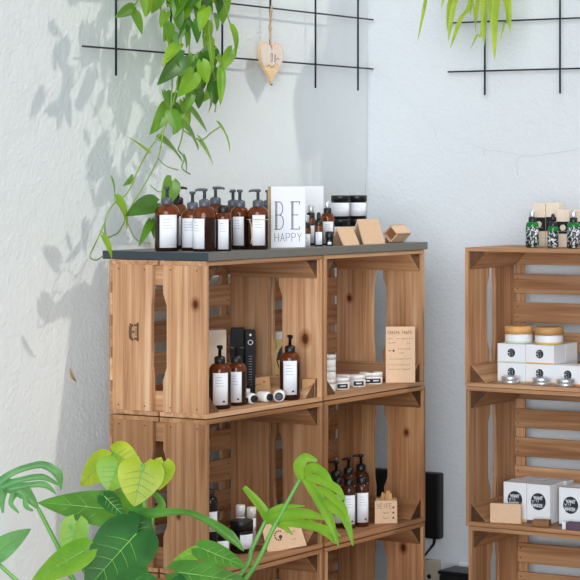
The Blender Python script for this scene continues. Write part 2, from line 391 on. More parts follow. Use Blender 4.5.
# ------------------------------------------------------------------ bottles and jars
def label_patch(parent, r, z0, z1, half, ang=0, m=MLAB, marks=True, name='label', seed=0):
    mb = MB(); n = 14; rr = r+.0005; i = mb.mi(m)
    def ring(rr_, zz): return [mb.bm.verts.new((rr_*cos(R(-90+ang-half+2*half*k/n)), rr_*sin(R(-90+ang-half+2*half*k/n)), zz)) for k in range(n+1)]
    a, b, c, d = ring(rr, z0), ring(rr, z1), ring(rr-.0012, z0), ring(rr-.0012, z1)
    def quad(p, q, s_, t):
        f = mb.bm.faces.new((p, q, s_, t)); f.material_index = i; f.smooth = False; return f
    for k in range(n):
        quad(a[k], a[k+1], b[k+1], b[k]).smooth = True; quad(c[k+1], c[k], d[k], d[k+1])
        quad(a[k+1], a[k], c[k], c[k+1]); quad(b[k], b[k+1], d[k+1], d[k])
    quad(a[0], b[0], d[0], c[0]); quad(b[n], a[n], c[n], d[n])
    if marks:
        rnd = random.Random(seed); h = z1-z0
        def strip(f0, f1, za, zb, mm):
            j = mb.mi(mm); q = 6; r2 = rr+.0003
            lo = [mb.bm.verts.new((r2*cos(R(-90+ang-half+2*half*(f0+(f1-f0)*k/q))), r2*sin(R(-90+ang-half+2*half*(f0+(f1-f0)*k/q))), za)) for k in range(q+1)]
            hi = [mb.bm.verts.new((v.co.x, v.co.y, zb)) for v in lo]
            for k in range(q):
                f = mb.bm.faces.new((lo[k], lo[k+1], hi[k+1], hi[k])); f.material_index = j
        for k in range(4):
            zz = z0+h*(.86-.09*k); strip(.2, .8-rnd.uniform(0, .25), zz, zz+h*.012, MLABG)
        if marks == 'dot': strip(.62, .78, z0+h*.08, z0+h*.08+.0045, MINK)
    return mb.build(name, parent)
def bottle(label, loc, r, sh, nk, kind='pump', g=MAMB, lab=(.12, .8, 52, 0, True), fac=226, noz=300, group='amber bottles', colr=MGREY, name='pump_bottle', cat='bottle', seed=0, tot=None):
    """sh: shoulder height, nk: height of the collar base"""
    t = thing(name, label, cat, loc, face(fac), group)
    prof = [(r*.9, 0), (r, .004), (r, sh*.95), (r, sh)] + [(r-(r-.0115)*(1-cos(a))*1.0, sh+(nk-sh)*sin(a)) for a in [pi/2*k/6 for k in range(1, 7)]]
    if r > .03: pass
    mb = MB(); mb.lathe(prof, g)
    if g is MAMB:
        k = mb.mi(MAMBD)
        for f in mb.bm.faces:
            if f.calc_center_median().z < sh*.97: f.material_index = k
    mb.build('body', t)
    z0, z1, hf, an, mk = lab
    if hf: label_patch(t, r, sh*z0, sh*(z0+z1), hf, an, marks=mk, seed=seed)
    cr = .0135 if r > .02 else .0105
    nd = R(noz-fac-90)
    if kind == 'pump':
        MB().lathe([(cr, nk-.002), (cr+.0006, nk+.002), (cr+.0006, nk+.015), (cr*.6, nk+.018), (.006, nk+.019)], colr).build('collar', t)
        mb = MB().lathe([(.0042, nk+.018), (.0042, nk+.038), (.0075, nk+.039), (.008, nk+.044), (.006, nk+.046)], colr)
        pu = mb.build('pump_head', t)
        d = V((cos(nd), sin(nd), 0)); q = V((0, 0, nk+.0425))
        MB().tube([q, q+d*.014, q+d*.021+V((0, 0, -.001)), q+d*.0235+V((0, 0, -.004))], [.0042, .0036, .003, .0026], colr).build('nozzle', pu)
    elif kind == 'spray':
        MB().lathe([(cr, nk-.002), (cr+.0005, nk), (cr+.0005, nk+.012), (cr*.8, nk+.014)], MBLK).build('collar', t)
        MB().lathe([(cr*.72, nk+.0135), (cr*.78, nk+.015), (cr*.78, nk+.032), (cr*.6, nk+.034)], colr).build('spray_cap', t)
    elif kind == 'dropper':
        MB().lathe([(cr, nk-.002), (cr+.0005, nk), (cr+.0005, nk+.013), (cr*.7, nk+.015)], MBLK).build('collar', t)
        MB().lathe([(cr*.55, nk+.0145), (cr*.6, nk+.02), (cr*.5, nk+.032), (cr*.2, nk+.036)], MBLK).build('dropper_bulb', t)
    else:
        MB().lathe([(cr, nk-.002), (cr+.001, nk), (cr+.001, nk+.016), (cr*.85, nk+.018)], colr).build('cap', t)
    return t
def jar(label, loc, r, h, lidh, body, lid, fac=222, lab=None, group=None, name='jar', strip=None, cat='jar', lm=MLAB, marks=True):
    t = thing(name, label, cat, loc, face(fac), group)
    MB().lathe([(r*.93, 0), (r*.98, .002), (r*.98, h-lidh-.002), (r*.9, h-lidh)], body).build('body', t)
    MB().lathe([(r, h-lidh+.0004), (r, h-.0015), (r*.96, h)], lid, seg=36).build('lid', t)
    if lab:
        z0, z1, hf, an = lab; label_patch(t, r*.98, z0, z1, hf, an, lm, marks)
    if strip: MB().lathe([(r*.985, .0005), (r*.99, .0015), (r*.99, .006), (r*.985, .0065)], strip).build('tinted_band', t)
    return t
def on(px, z, b):
    p = un_b(px, 0, b); return V((p.x, b, z))
def onr(px, z, a):
    p = un_a(px, 0, a); return V((a, p.y, z))
G = 'amber bottles on the slate board'
bottle('large leftmost amber pump bottle on the slate board, vine leaf over its pump', on(167, TOP, .165), .031, .098, .121, lab=(.1, .86, 44, -3, True), fac=230, noz=215, group=G)
bottle('amber bottle with black pump half hidden behind the leftmost amber bottle', on(178, TOP, .245), .025, .095, .12, fac=230, noz=320, group=G, colr=MBLK)
bottle('amber bottle second in the front row on the slate board, short clear pump', on(192.5, TOP, .135), .030, .088, .108, lab=(.1, .86, 50, 0, True), fac=205, noz=210, group=G)
bottle('amber pump bottle with tall T pump above the near corner of the slate board', on(204.5, TOP, .07), .030, .092, .116, lab=(.08, .84, 36, 0, True), fac=182, noz=120, group=G)
bottle('amber pump bottle whose T pump points right, behind the short black capped bottle', on(215.5, TOP, .135), .028, .096, .12, lab=(.1, .9, 48, 0, True), fac=196, noz=300, group=G)
bottle('short amber bottle with a low black cap at the front of the slate board', on(223.5, TOP, .045), .0215, .083, .1, kind='cap', lab=(.06, .93, 38, 0, True), fac=216, group=G, colr=MBLK)
bottle('amber bottle with grey collar behind the white labelled pair left of the bow bottle', on(233, TOP, .15), .026, .092, .112, fac=205, noz=200, group=G)
bottle('amber bottle with black collar left of the bottle tied with a bow', on(239.8, TOP, .088), .0245, .09, .112, lab=(.12, .84, 36, 0, True), fac=207, noz=222, group=G, colr=MGREY)
tb = bottle('amber pump bottle tied with a twine bow left of the BE HAPPY sign', on(258, TOP, .04), .0275, .093, .113, lab=(.12, .86, 37, 0, True), fac=222, noz=118, group=G)
mb = MB(); rb = .0287
def cyl(ang, z, rr=rb): return V((rr*cos(R(ang)), rr*sin(R(ang)), z))
mb.tube([cyl(-145+k*2.2, .08-.004*k+.0004*k*k) for k in range(6)]+[cyl(-134+k*1.2, .07-.008*k) for k in range(6)], .0016, MTWINE)
mb.tube([cyl(-133, .062), cyl(-126, .052), cyl(-124, .042), cyl(-128, .03), cyl(-134, .016)], .0016, MTWINE)
mb.tube([cyl(-360*k/24, .079, .0284) for k in range(25)], .0009, MTWINE)
mb.build('twine_bow', tb)
bottle('amber bottle mostly hidden behind the BE HAPPY sign', on(268, TOP, .13), .022, .09, .11, fac=215, noz=300, group=G)
# sign block
t = thing('wooden_sign', 'white faced wooden block sign reading BE HAPPY', 'sign', on(286.5, TOP, .062), face(238))
w, h, d = .099, .166, .024
MB().box((0, .0, h/2), (w, d, h), MW2, .001).build('block', t)
MB().box((0, -d/2-.0006, h/2), (w-.001, .001, h-.001), MLAB).build('painted_face', t)
mb = MB(); lt = []
for ch, x, wd in (('B', -.036, .022), ('E', .010, .022)):
    lt += word(ch, x, .05, wd, .074, 0); lt.append([(x+.0032, .05), (x+.0032, .124)]); lt.append([(x-.003, .124), (x+.004, .124)]); lt.append([(x-.003, .05), (x+.004, .05)])
lt += [[(.032, .118), (.032, .124)], [(.032, .05), (.032, .056)]]
mb.strokes(lt, .0017, MINK, -d/2-.0011)
l2 = word('HAPPY', -.039, .017, .0115, .022, .0048)
mb.strokes(l2, .0010, MINK, -d/2-.0011)
mb.build('lettering', t)
t = MB().box((0, 0, .0825), (.066, .03, .165), MWHT, .0015).build('white_box', None, on(311.5, TOP, .18), (0, 0, face(222)))
tag(t, 'plain tall white box standing behind the BE HAPPY sign', 'box')
G = 'small amber bottles beside the sign'
bottle('small amber spray bottle touching the right edge of the sign', on(306.3, TOP, .075), .0125, .04, .052, kind='spray', lab=(.0, .86, 60, 0, True), fac=215, group=G, colr=MSIL, name='spray_bottle')
bottle('amber spray bottle with silver top behind the small dropper bottle', on(310.8, TOP, .115), .0135, .062, .078, kind='spray', lab=(.1, .8, 60, 0, True), fac=215, group=G, colr=MSIL, name='spray_bottle')
bottle('small orange amber dropper bottle in front of the large spray bottle', on(318.8, TOP, .055), .0125, .044, .058, kind='dropper', lab=(.1, .8, 46, 0, True), fac=215, group=G, name='dropper_bottle')
bottle('largest amber spray bottle, silver top, beside the black jars', on(327.5, TOP, .10), .0195, .07, .09, kind='spray', lab=(.06, .88, 48, 0, True), fac=222, group=G, colr=MSIL, name='spray_bottle')
bottle('tiny black bottle with white print at the foot of the large spray bottle', on(329.5, TOP, .045), .010, .016, .022, kind='cap', g=MJBLK, lab=(.2, .5, 30, 0, False), fac=215, group=G, colr=MBLK, name='small_bottle')
G = 'black jars stacked by the wall corner'
jh = .0685
for px, b, nm in ((340.5, .2, 'left'), (357.5, .185, 'right')):
    p = on(px, TOP, b)
    jar('lower black jar of the %s stack behind the kraft tents' % nm, p, .0275, jh, .018, MJBLK, MBLK, 210, (.010, .046, 70, 0), G, 'black_jar')
    jar('upper black jar with white label on top of the %s stack' % nm, p+V((0, 0, jh+.0003)), .0275, jh, .018, MJBLK, MBLK, 206, (.008, .047, 82, 0), G, 'black_jar')
# kraft tent cards
def tent(label, px, b0, wid, h, ln):
    p = on(px, TOP, b0); t = .0035
    mb = MB()
    out = [(0, 0), (wid/2, h), (wid, 0)]; inn = [(wid-t*1.3, 0), (wid/2, h-t*2.2), (t*1.3, 0)]
    mb.prism([(y, z) for y, z in out+inn], 0, ln, MKR)
    o = mb.build('kraft_tent_card', None, p, (0, 0, pi/2)); o.data.transform(M.Scale(-1, 4, (0, 1, 0)))
    o.data.flip_normals()
    return tag(o, label, 'card', 'kraft tent cards')
tent('folded kraft tent card next to the spray bottles, lower of the two', 344.5, .022, .052, .05, .075)
tent('tallest folded kraft tent card on the slate board', 364.5, .03, .05, .071, .105)
mb = MB(); s = .026
for a, b in (((0, -s), (s, 0)), ((s, 0), (0, s)), ((0, s), (-s, 0)), ((-s, 0), (0, -s))):
    n = V((a[0]+b[0], a[1]+b[1])).normalized()*.003
    mb.prism([a, b, (b[0]-n.x, b[1]-n.y), (a[0]-n.x, a[1]-n.y)], 0, .07, MKR)
mb.prism([(s-.003, 0), (0, s-.003), (-s+.003, 0), (0, -s+.003)], .012, .014, MKRD)
mb.prism([(s*.75, -s*.32), (s*.75, -s), (s*.1, -s)], .003, .067, MKRD)
p = on(390.3, TOP, .04)
o = mb.build('kraft_gift_box', None, p+V((0, 0, s+.0003)), (0, 0, pi/2)); o.data.transform(M.Scale(-1, 4, (0, 1, 0))); o.data.flip_normals()
tag(o, 'small square kraft tube resting on its edge at the right end of the slate board', 'box')
# ------------------------------------------------------------------ upper left crate
G = 'amber pump bottles in the upper left crate'
def onz(px, py, z): p = un_z(px, py, z); return V((p.x, p.y, z))
def inz(px, py, z, lo=.02, hi=.28):
    p = un_z(px, py+2.5, z)
    b = min(max(p.y, lo), hi); q = on(px, z, b); am = .393 if px < 322 else .9
    while q.x > am and b > .03: b -= .004; q = on(px, z, b)
    return q
bottle('amber pump bottle nearest the left edge of the upper left crate', inz(219.8, 406, S1), .029, .096, .118, lab=(.12, .86, 41, 0, 'dot'), fac=222, noz=232, group=G, colr=MBLK, g=MAMB)
bottle('amber pump bottle just behind the one at the left edge of the crate', inz(236.3, 402.5, S1), .0265, .093, .112, lab=(.1, .86, 36, 0, 'dot'), fac=213, noz=245, group=G, colr=MBLK)
bottle('single amber pump bottle at the right side of the upper left crate', on(290, S1, .036), .0275, .106, .128, lab=(.14, .86, 41, 0, 'dot'), fac=217, noz=232, group=G, colr=MBLK)
def carton(name, label, p, w, d, h, m, fac, cat='box', group=None, deco=None, lid=None):
    t = thing(name, label, cat, p, face(fac), group)
    MB().box((0, 0, h/2), (w, d, h), m, .0012).build('carton', t)
    if deco:
        mb = MB(); deco(mb, -d/2-.0001, h); mb.build('print', t)
    return t
carton('pale_box', 'tall pale wooden box behind the left bottles in the upper crate', on(215, S1, .205), .052, .05, .19, MPALE, 228)
def ring_mark(mb, y, h):
    for q in range(16):
        a0, a1 = 2*pi*q/16, 2*pi*(q+1)/16
        mb.strokes([[(.006*cos(a0), h*.82+.006*sin(a0)), (.006*cos(a1), h*.82+.006*sin(a1))]], .002, MLAB, y)
    mb.disc(0, h*.93, .003, MLAB, y)
    mb.strokes([[(-.004, h*.2+.007*k), (.004, h*.2+.007*k)] for k in range(12)], .0012, MLABG, y)
def panel_mark(mb, y, h):
    mb.strokes([[(-.016, h*.72), (.016, h*.72)]], .002, MLABG, y); mb.box((.004, y-.0003, h*.52), (.018, .0006, .022), MGREY)
carton('black_carton', 'wide black carton behind the two bottles in the upper left crate', on(237.5, S1, .215), .036, .045, .187, MBOX, 215, deco=panel_mark, group='black cartons')
carton('black_carton', 'slim black carton printed with a white ring in the upper left crate', on(249.5, S1, .16), .027, .036, .185, MBOX, 225, deco=ring_mark, group='black cartons')
jar('small dark jar with white label right of the paired pump bottles', on(244.5, S1, .12), .016, .05, .014, MJBLK, MBLK, 225, (.006, .034, 60, 0), None, 'small_jar')
def lines_mark(sets, wd, m=MINKB, dot=None, seed=1):
    def f(mb, y, h):
        r = random.Random(seed)
        for x0, x1, fz, hh in sets: mb.strokes([scribble(x0, x1, h*fz, hh, r)], wd, m, y)
        if dot: mb.disc(dot[0], h*dot[1], dot[2], m, y)
    return f
def card(name, label, p, w, h, fac, lean=10, th=.003, deco=None, poly=None, m=MKR, cat='card', roll=0):
    t = thing(name, label, cat, p, face(fac))
    q = thing_part = None
    mb = MB(); mb.prism(poly or [(-w/2, 0), (w/2, 0), (w/2, h), (-w/2, h)], -th/2, th/2, m)
    o = mb.build('sheet', t, (0, 0, .0006 + th/2*sin(R(lean))), (-R(lean), R(roll), 0))
    if deco:
        mb = MB(); deco(mb, -th/2-.0001, h); k = mb.build('lettering', t, (0, 0, .0006 + th/2*sin(R(lean))), (-R(lean), R(roll), 0))
    return t
card('kraft_card', 'small kraft card leaning behind the white roller bottles', inz(259.5, 391, S1), .064, .054, 225, 12, roll=-4, m=MKR2, deco=lines_mark([(-.022, .008, .62, .004), (-.006, .018, .3, .004)], .001, dot=(.016, .76, .0025), seed=4))
def roller(label, p, dirdeg, r=.0145):
    t = thing('roller_bottle', label, 'bottle', p+V((0, 0, r*1.02)), R(dirdeg), 'white roller bottles with black caps')
    def lx(prof, m, nm):
        o = MB().lathe(prof, m).build(nm, t, (0, 0, 0), (0, pi/2, 0)); return o
    lx([(r*.55, -.036), (r*.85, -.034), (r, -.026), (r, -.002), (r*.9, .003), (r*.72, .006)], MCRM, 'body')
    lx([(r*.66, .0055), (r*.68, .008), (r*.66, .012), (r*.5, .0135)], MBLK, 'cap')
roller('white roller bottle lying at the foot of the leftmost pump bottle in the crate', inz(210.5, 403, S1, .012), 318, .012)
roller('white roller bottle lying leftmost in the row beside the pump bottles', on(243.5, S1, .065), 252, .012)
roller('white roller bottle second from left in the row, below the kraft card', on(252.5, S1, .05), 248)
roller('white roller bottle third in the row, lying aslant with its side showing', on(267.5, S1, .042), 262)
roller('white roller bottle rightmost in the row, cap facing outward', on(279, S1, .018), 215, .016)
def leaf_motif(mb, y, h):
    mb.prism([(-.002, h*.5), (.008, h*.56), (.011, h*.66), (.004, h*.76), (-.004, h*.70), (-.010, h*.62), (-.012, h*.52)], y-.0006, y, MINK)
    mb.strokes([[(-.012, h*.52), (-.004, h*.34), (.0, h*.3)]], .003, MINK, y); mb.box((0, y-.0003, h*.93), (.03, .0006, .02), MLAB)
carton('yellow_carton', 'slim yellow carton with black motif behind the single pump bottle', on(279.5, S1, .225), .034, .03, .165, MYEL, 232, deco=leaf_motif)
carton('kraft_box', 'small kraft box right of the single pump bottle', on(308, S1, .028), .036, .02, .05, MKR2, 222, deco=lines_mark([(-.01, .012, .5, .008)], .0012, seed=9))
# ------------------------------------------------------------------ upper right crate
G = 'white jars with black labels'
jp = dict(r=.0235, h=.034, lidh=.012, body=MCRM, lid=MCRM, group=G, name='cream_jar', lm=MINK, marks=False)
def wj(label, p, fac=225): 
    t = jar(label, p, lab=(.004, .017, 38, 0), fac=fac, **jp)
    label_patch(t, .0233, .009, .0125, 20, 0, MLAB, False, 'label_text'); return t
wj('white jar with black label at the left of the front row in the crate', inz(341.5, 386.7, S1, .03))
wj('white jar with black label in the middle of the front row', inz(357.5, 384, S1, .03))
wj('white jar with black label at the right of the front row, beside the kraft sign', inz(374.5, 381.2, S1, .03))
wj('white jar behind the left front jar', on(343, S1, .115), 215)
wj('white jar behind the right front jar', on(367, S1, .10), 215)
for k, wd in enumerate(('lowest', 'second', 'third')):
    jar('%s white jar of the stack at the left edge of the crate' % wd, on(327.5, S1+.0343*k, .075), .0235, .034, .012, MCRM, MCRM, 215, None, G, 'cream_jar')
def big_note(mb, y, h):
    r = random.Random(3); w = .078
    x = -.036
    for k in range(12):
        if k != 6: mb.strokes([[(x, h*.865), (x, h*.925)], [(x, h*.925), (x+.004, h*r.choice((.925, .9, .865)))], [(x, h*.895), (x+.004, h*.895)]], .0007, MINKB, y)
        x += .0059
    for x0, x1, fz in ((-.037, -.022, .78), (-.012, .037, .78), (-.036, -.012, .71), (.018, .03, .71), (-.008, .032, .6), (-.004, .012, .53), (-.034, .032, .42), (-.036, .026, .32), (-.036, .028, .24)):
        mb.strokes([scribble(x0, x1, h*fz, .004, r)], .0007, MINKB, y)
    mb.disc(-.02, h*.57, .003, MINK, y); mb.strokes([[(-.034, h*.57), (-.028, h*.57)]], .002, MINKB, y)
card('kraft_sign', 'tall kraft card with handwritten lines standing at the right of the white jars', inz(400.5, 380.8, S1, .045), .085, .163, 214, 5, .004, big_note, cat='sign')
# ------------------------------------------------------------------ middle left crate
bottle('black bottle with white label at the far left of the middle left crate', on(210, S2, .115), .02, .152, .166, kind='cap', g=MJBLK, lab=(.5, .34, 70, 0, True), fac=215, group='black bottles', colr=MBLK, name='black_bottle')
jar('short black lidded jar with white label at the left front of the crate', inz(219.5, 553.5, S2), .027, .068, .022, MJBLK, MBLK, 225, (.006, .043, 62, 0), 'black jars', 'black_jar')
jar('black jar with offset white label in front of the white tubes', inz(241.5, 549.5, S2), .031, .086, .026, MJBLK, MBLK, 250, (.012, .05, 40, 0), 'black jars', 'black_jar')
def wtube(label, p, r, h):
    t = thing('white_tube', label, 'tube', p, 0, 'white tubes')
    MB().lathe([(r*.95, 0), (r, .003), (r, h*.72)], MCRM).build('body', t)
    MB().lathe([(r*1.02, h*.72+.0004), (r*1.02, h-.003), (r*.9, h)], MCRM).build('cap', t)
wtube('white tube on the left behind the black jar', on(240.5, S2, .175), .0125, .112)
wtube('white tube on the right behind the black jar', on(251.5, S2, .15), .0125, .106)
def wreath(mb, y, h):
    for k in range(9):
        a = R(60+k*28); mb.disc(-.018+.012*cos(a), h*.47+.012*sin(a), .0022, MINKB, y, seg=10)
    mb.disc(-.014, h*.42, .005, MINKB, y); r = random.Random(5)
    mb.strokes([scribble(.0, .03, h*.52, .004, r), scribble(.004, .018, h*.7, .003, r), scribble(.018, .028, h*.28, .003, r)], .0008, MINKB, y)
card('kraft_tag', 'kraft tag card with a dark wreath print leaning in the middle left crate', on(287.5, S2, .03), .116, .085, 241, 14, .003, wreath,
     poly=[(-.058, 0), (.056, 0), (.048, .055), (.022, .084), (-.038, .09), (-.062, .066)], roll=-5)
bottle('dark bottle behind the left edge of the kraft tag card', on(270, S2, .095), .017, .06, .074, kind='cap', g=MAMB2, lab=(0, 0, 0, 0, False), group='dark bottles behind the tag', colr=MBLK, name='dark_bottle')
bottle('dark bottle behind the middle of the kraft tag card', on(283, S2, .11), .017, .06, .074, kind='cap', g=MAMB2, lab=(0, 0, 0, 0, False), group='dark bottles behind the tag', colr=MBLK, name='dark_bottle')
# ------------------------------------------------------------------ middle right crate
G = 'amber bottles in the middle right crate'
kw = dict(g=MAMB2, group=G, colr=MBLK, name='amber_bottle', fac=222)
bottle('capped amber bottle with white label, nearest the kraft soap box', inz(362, 523.5, S2), .0205, .108, .124, kind='cap', lab=(.12, .78, 52, 0, 'dot'), **kw)
bottle('capped amber bottle second from the soap box in the front row', inz(349, 525.5, S2), .0195, .106, .122, kind='cap', lab=(.12, .78, 50, 0, 'dot'), **kw)
bottle('capped amber bottle third from the soap box, partly behind the leaf', inz(338, 524, S2), .0195, .106, .122, kind='cap', lab=(.12, .78, 50, 0, True), **kw)
bottle('amber pump bottle at the back, behind the bottle nearest the soap box', on(361, S2, .155), .024, .118, .142, lab=(.2, .7, 52, 0, True), noz=120, **kw)
bottle('amber pump bottle in the middle of the back row', on(348.5, S2, .165), .024, .115, .138, lab=(.2, .7, 50, 0, True), noz=160, **kw)
bottle('amber pump bottle at the left end of the back row', on(336, S2, .165), .024, .112, .136, lab=(.2, .7, 50, 0, True), noz=120, **kw)
t = thing('soap_box', 'open kraft box of soap with handwritten front in the middle right crate', 'box', inz(386, 519.5, S2, .03), face(214))
w, d, h = .064, .05, .066
mb = MB(); th = .003
mb.box((0, -d/2, h/2), (w, th, h), MKR).box((0, d/2, h/2), (w, th, h), MKR).box((-w/2+th/2, 0, h/2), (th, d-th, h), MKRD).box((w/2-th/2, 0, h/2), (th, d-th, h), MKR).box((0, 0, th/2), (w-2*th, d-th, th), MKR)
mb.build('box', t)
mb = MB(); mb.strokes(word('SEIFE', -.026, .044, .006, .013, .0028), .0009, MINKB, -d/2-th/2)
r = random.Random(2)
mb.strokes([scribble(-.008, .008, .030, .004, r), scribble(-.008, .008, .016, .004, r)], .0011, MINKB, -d/2-th/2)
for z in (.046, .031, .016): mb.disc(.021, z, .0032, MINKB, -d/2-th/2, seg=8)
mb.build('lettering', t)
bp = t.location
for k, (dx, rot, l, tx) in enumerate(((-.016, 34, .082, 'leftmost'), (-.001, 26, .088, 'middle'), (.015, -16, .08, 'rightmost'))):
    q = M.Rotation(face(214), 4, 'Z') @ V((dx, .004, 0)); hl = l/2
    o = MB().box((0, 0, 0), (.012, .022, l), MBAM, .002).build('soap_stick', None, V((bp.x, bp.y, S2+.0042+hl*abs(cos(R(rot*.4)))+.006*abs(sin(R(rot*.4)))))+q, (0, R(rot*.4), face(214)))
    tag(o, '%s of the tan bars sticking out of the kraft soap box' % tx, 'soap', 'tan bars in the soap box')
# ------------------------------------------------------------------ right shelf, top
G = 'green glass bottles on the right shelf'
def green(label, px, kind, a=1.03, r=.0185, sh=.062, nk=.074, **k):
    t = bottle(label, onr(px, RT, a), r, sh, nk, kind=kind, g=MGRN, lab=(.03, .93, 125, 0, False), fac=205, group=G, colr=MSIL, name='green_bottle')
    for ch in t.children:
        if ch.name.startswith('label'): ch.data.materials[0] = MGPRINT
    return t
m, nt, pb = base_mat('green_bottle_print')
tc = N(nt, 'ShaderNodeTexCoord'); no = N(nt, 'ShaderNodeTexNoise'); no.inputs['Scale'].default_value = 170; no.inputs['Detail'].default_value = 3
nt.links.new(tc.outputs['Object'], no.inputs['Vector']); rp = N(nt, 'ShaderNodeValToRGB'); rp.color_ramp.interpolation = 'CONSTANT'
rp.color_ramp.elements[0].color = srgb(30, 34, 36); rp.color_ramp.elements[1].position = .53; rp.color_ramp.elements[1].color = srgb(206, 210, 214)
nt.links.new(no.outputs[0], rp.inputs[0]); nt.links.new(rp.outputs[0], pb.inputs['Base Color']); pb.inputs['Roughness'].default_value = .5
MGPRINT = m
green('green glass spray bottle with silver top, left of the three on the right shelf', 532.3, 'spray')
green('green glass dropper bottle with black bulb, middle of the three on the right shelf', 553, 'dropper', a=1.02, r=.0155, sh=.05, nk=.062)
green('green glass spray bottle with silver top at the right edge of the picture', 573.5, 'spray', a=1.025)
def band(fr0, fr1, w):
    def f(mb, y, h):
        mb.box((0, y-.0004, h*(fr0+fr1)/2), (w, .0008, h*(fr1-fr0)), MBOX)
        mb.disc(0, h*(fr0+fr1)/2, w*.22, MPALE, y-.0008); mb.strokes([[(-w*.3, h*(fr0+fr1)/2-.010), (w*.3, h*(fr0+fr1)/2-.010)]], .0015, MLABG, y-.0008)
    return f
G = 'pale cartons with dark bands'
for px, h, a, lb in ((541, .125, 1.13, 'tall pale carton with dark band behind the left green bottle'), (554.5, .127, 1.135, 'tall pale carton with dark band behind the dropper bottle'),
                     (565, .109, 1.10, 'shorter pale carton with dark band left of the right green bottle'), (578.5, .109, 1.105, 'shorter pale carton with dark band behind the right green bottle')):
    carton('pale_carton', lb, onr(px, RT, a), .04, .04, h, MPALE, 192, deco=band(.36, .68, .0395), group=G)
# ------------------------------------------------------------------ right shelf, upper crate
G = 'white cream cartons'
bw_, bd_, bh_ = .0935, .07, .055
def logo3(strip):
    def f(mb, y, h):
        mb.disc(0, h*.52, .0125, MINK, y); mb.strokes([[(x-.004, z+h*.52-.0075) for x, z in [(u*.008, v*.015) for u, v in GL['3'][0]]]], .0028, MLAB, y-.0006)
        mb.strokes([[(-.012, h*.52), (-.005, h*.52)]], .002, MLAB, y-.0006)
        mb.box((0, y-.0003, .002), (bw_-.001, .0006, .004), strip)
    return f
fa = 1.052; y0 = onr(497.5, 0, fa).y
for row in (0, 1):
    for col in range(3):
        if row == 1 and col == 2: continue
        for dp in (0, 1):
            if row == 0 and dp == 1 and col == 2: continue
            st = MGST if col == 0 else MOST
            pos = V((fa+bd_/2+dp*(bd_+.001)-(.004 if (row == 0 and col == 2) else 0), y0-bw_/2-col*(bw_+.0012), R1+row*(bh_+.0006)))
            carton('cream_carton', '%s %s white cream carton, %s row%s' % (('left', 'middle', 'right')[col], ('lower', 'upper')[row], ('front', 'rear')[dp], ', green edge' if (col == 0) else ', orange edge'),
                   pos, bw_, bd_, bh_, MWHT, 180, deco=logo3(st), group=G)
jar('bamboo lidded white jar with green base on the left upper carton', onr(519, R1+2*(bh_+.0006)+.0003, 1.086), .042, .05, .023, MWHT, MBAM, 200, None, 'bamboo lidded jars', 'cream_jar', MGST)
jar('bamboo lidded white jar with mustard base on the right upper carton', onr(549, R1+2*(bh_+.0006)+.0003, 1.086), .042, .05, .023, MWHT, MBAM, 200, None, 'bamboo lidded jars', 'cream_jar', MYST)
def tin(label, p):
    t = thing('silver_tin', label, 'tin', p, 0, 'small silver tins')
    MB().lathe([(.0235, 0), (.0245, .002), (.0245, .011)], MSIL).build('body', t)
    MB().lathe([(.0255, .0112), (.0258, .013), (.0258, .0195), (.0245, .021)], MSIL, seg=36).build('lid', t)
tin('round silver tin in front of the left white carton', onr(510.5, R1, 1.018))
tin('round silver tin in front of the middle white carton', onr(541.5, R1, 1.018))
tin('round silver tin in front of the right white carton', onr(565.5, R1, 1.012))
# ------------------------------------------------------------------ right shelf, middle crate
G = 'white soap boxes with round logos'
sw, sd, shh = .079, .045, .112
def want(mb, y, h):
    cz = h*.56
    mb.disc(0, cz, .0245, MINK, y)
    y2 = y-.0006
    mb.strokes(word('WANT', -.014, cz+.006, .0062, .0085, .0014), .0021, MLAB, y2)
    mb.strokes(word('YOU', -.0195, cz-.004, .0056, .0068, .0014), .0016, MLAB, y2)
    mb.strokes(word('NAKED', -.018, cz-.0155, .0062, .0085, .0014), .0021, MLAB, y2)
fb = 1.052; y0 = onr(503.2, 0, fb).y
for (col, dp, lb) in ((0, 0, 'front white soap box with round WANT YOU NAKED logo, behind the blank kraft card'), (1, 0, 'front white soap box with round logo, behind the brown soap bar'), (2, 0, 'white soap box with round logo cut off by the right edge of the picture'),
                      (0, 1, 'white soap box one row behind the leftmost logo box'), (1, 1, 'white soap box one row behind the middle logo box'), (0, 2, 'white soap box at the back of the left column'), (1, 2, 'white soap box at the back of the middle column'), (2, 1, 'white soap box behind the rightmost logo box')):
    gapx = .0015 if col < 2 else .026
    t = carton('soap_carton', lb, V((fb+sd/2+dp*(sd+.003)-(.02 if col == 2 else 0)-(.004 if col == 1 else 0), y0-sw/2-col*sw-gapx*col/(2 if col == 2 else 1)*1.0-(.012 if col == 2 else 0)+(.006 if dp == 1 else 0), R2)), sw-.002, sd, shh-(.0 if dp < 2 else .0), MWHT, 180+(-2 if dp == 1 else 0), deco=want if dp == 0 else None, group=G)
    MB().box((0, -sd/2-.0004, .004), (sw-.004, .0008, .008), MPUR if col else MOST).build('base_strip', t)
carton('kraft_block', 'blank kraft block at the front left of the logo boxes', onr(506, R2, 1.012), .094, .012, .056, MKR, 190)
t = MB().box((0, 0, .0095), (.05, .03, .019), MSOAP, .003).build('soap_bar', None, onr(541.5, R2, 1.008), (0, 0, face(196)))
tag(t, 'brown speckled soap bar in front of the middle logo box', 'soap')
t = thing('soap_sample', 'small purple and white wrapped soap in front of the rightmost logo box', 'soap', onr(576, R2, 1.002), face(180))
MB().box((.004, 0, .0105), (.062, .025, .021), MPUR, .002).build('wrap', t); MB().box((-.033, 0, .0105), (.012, .0255, .0215), MWHT, .002).build('band', t)
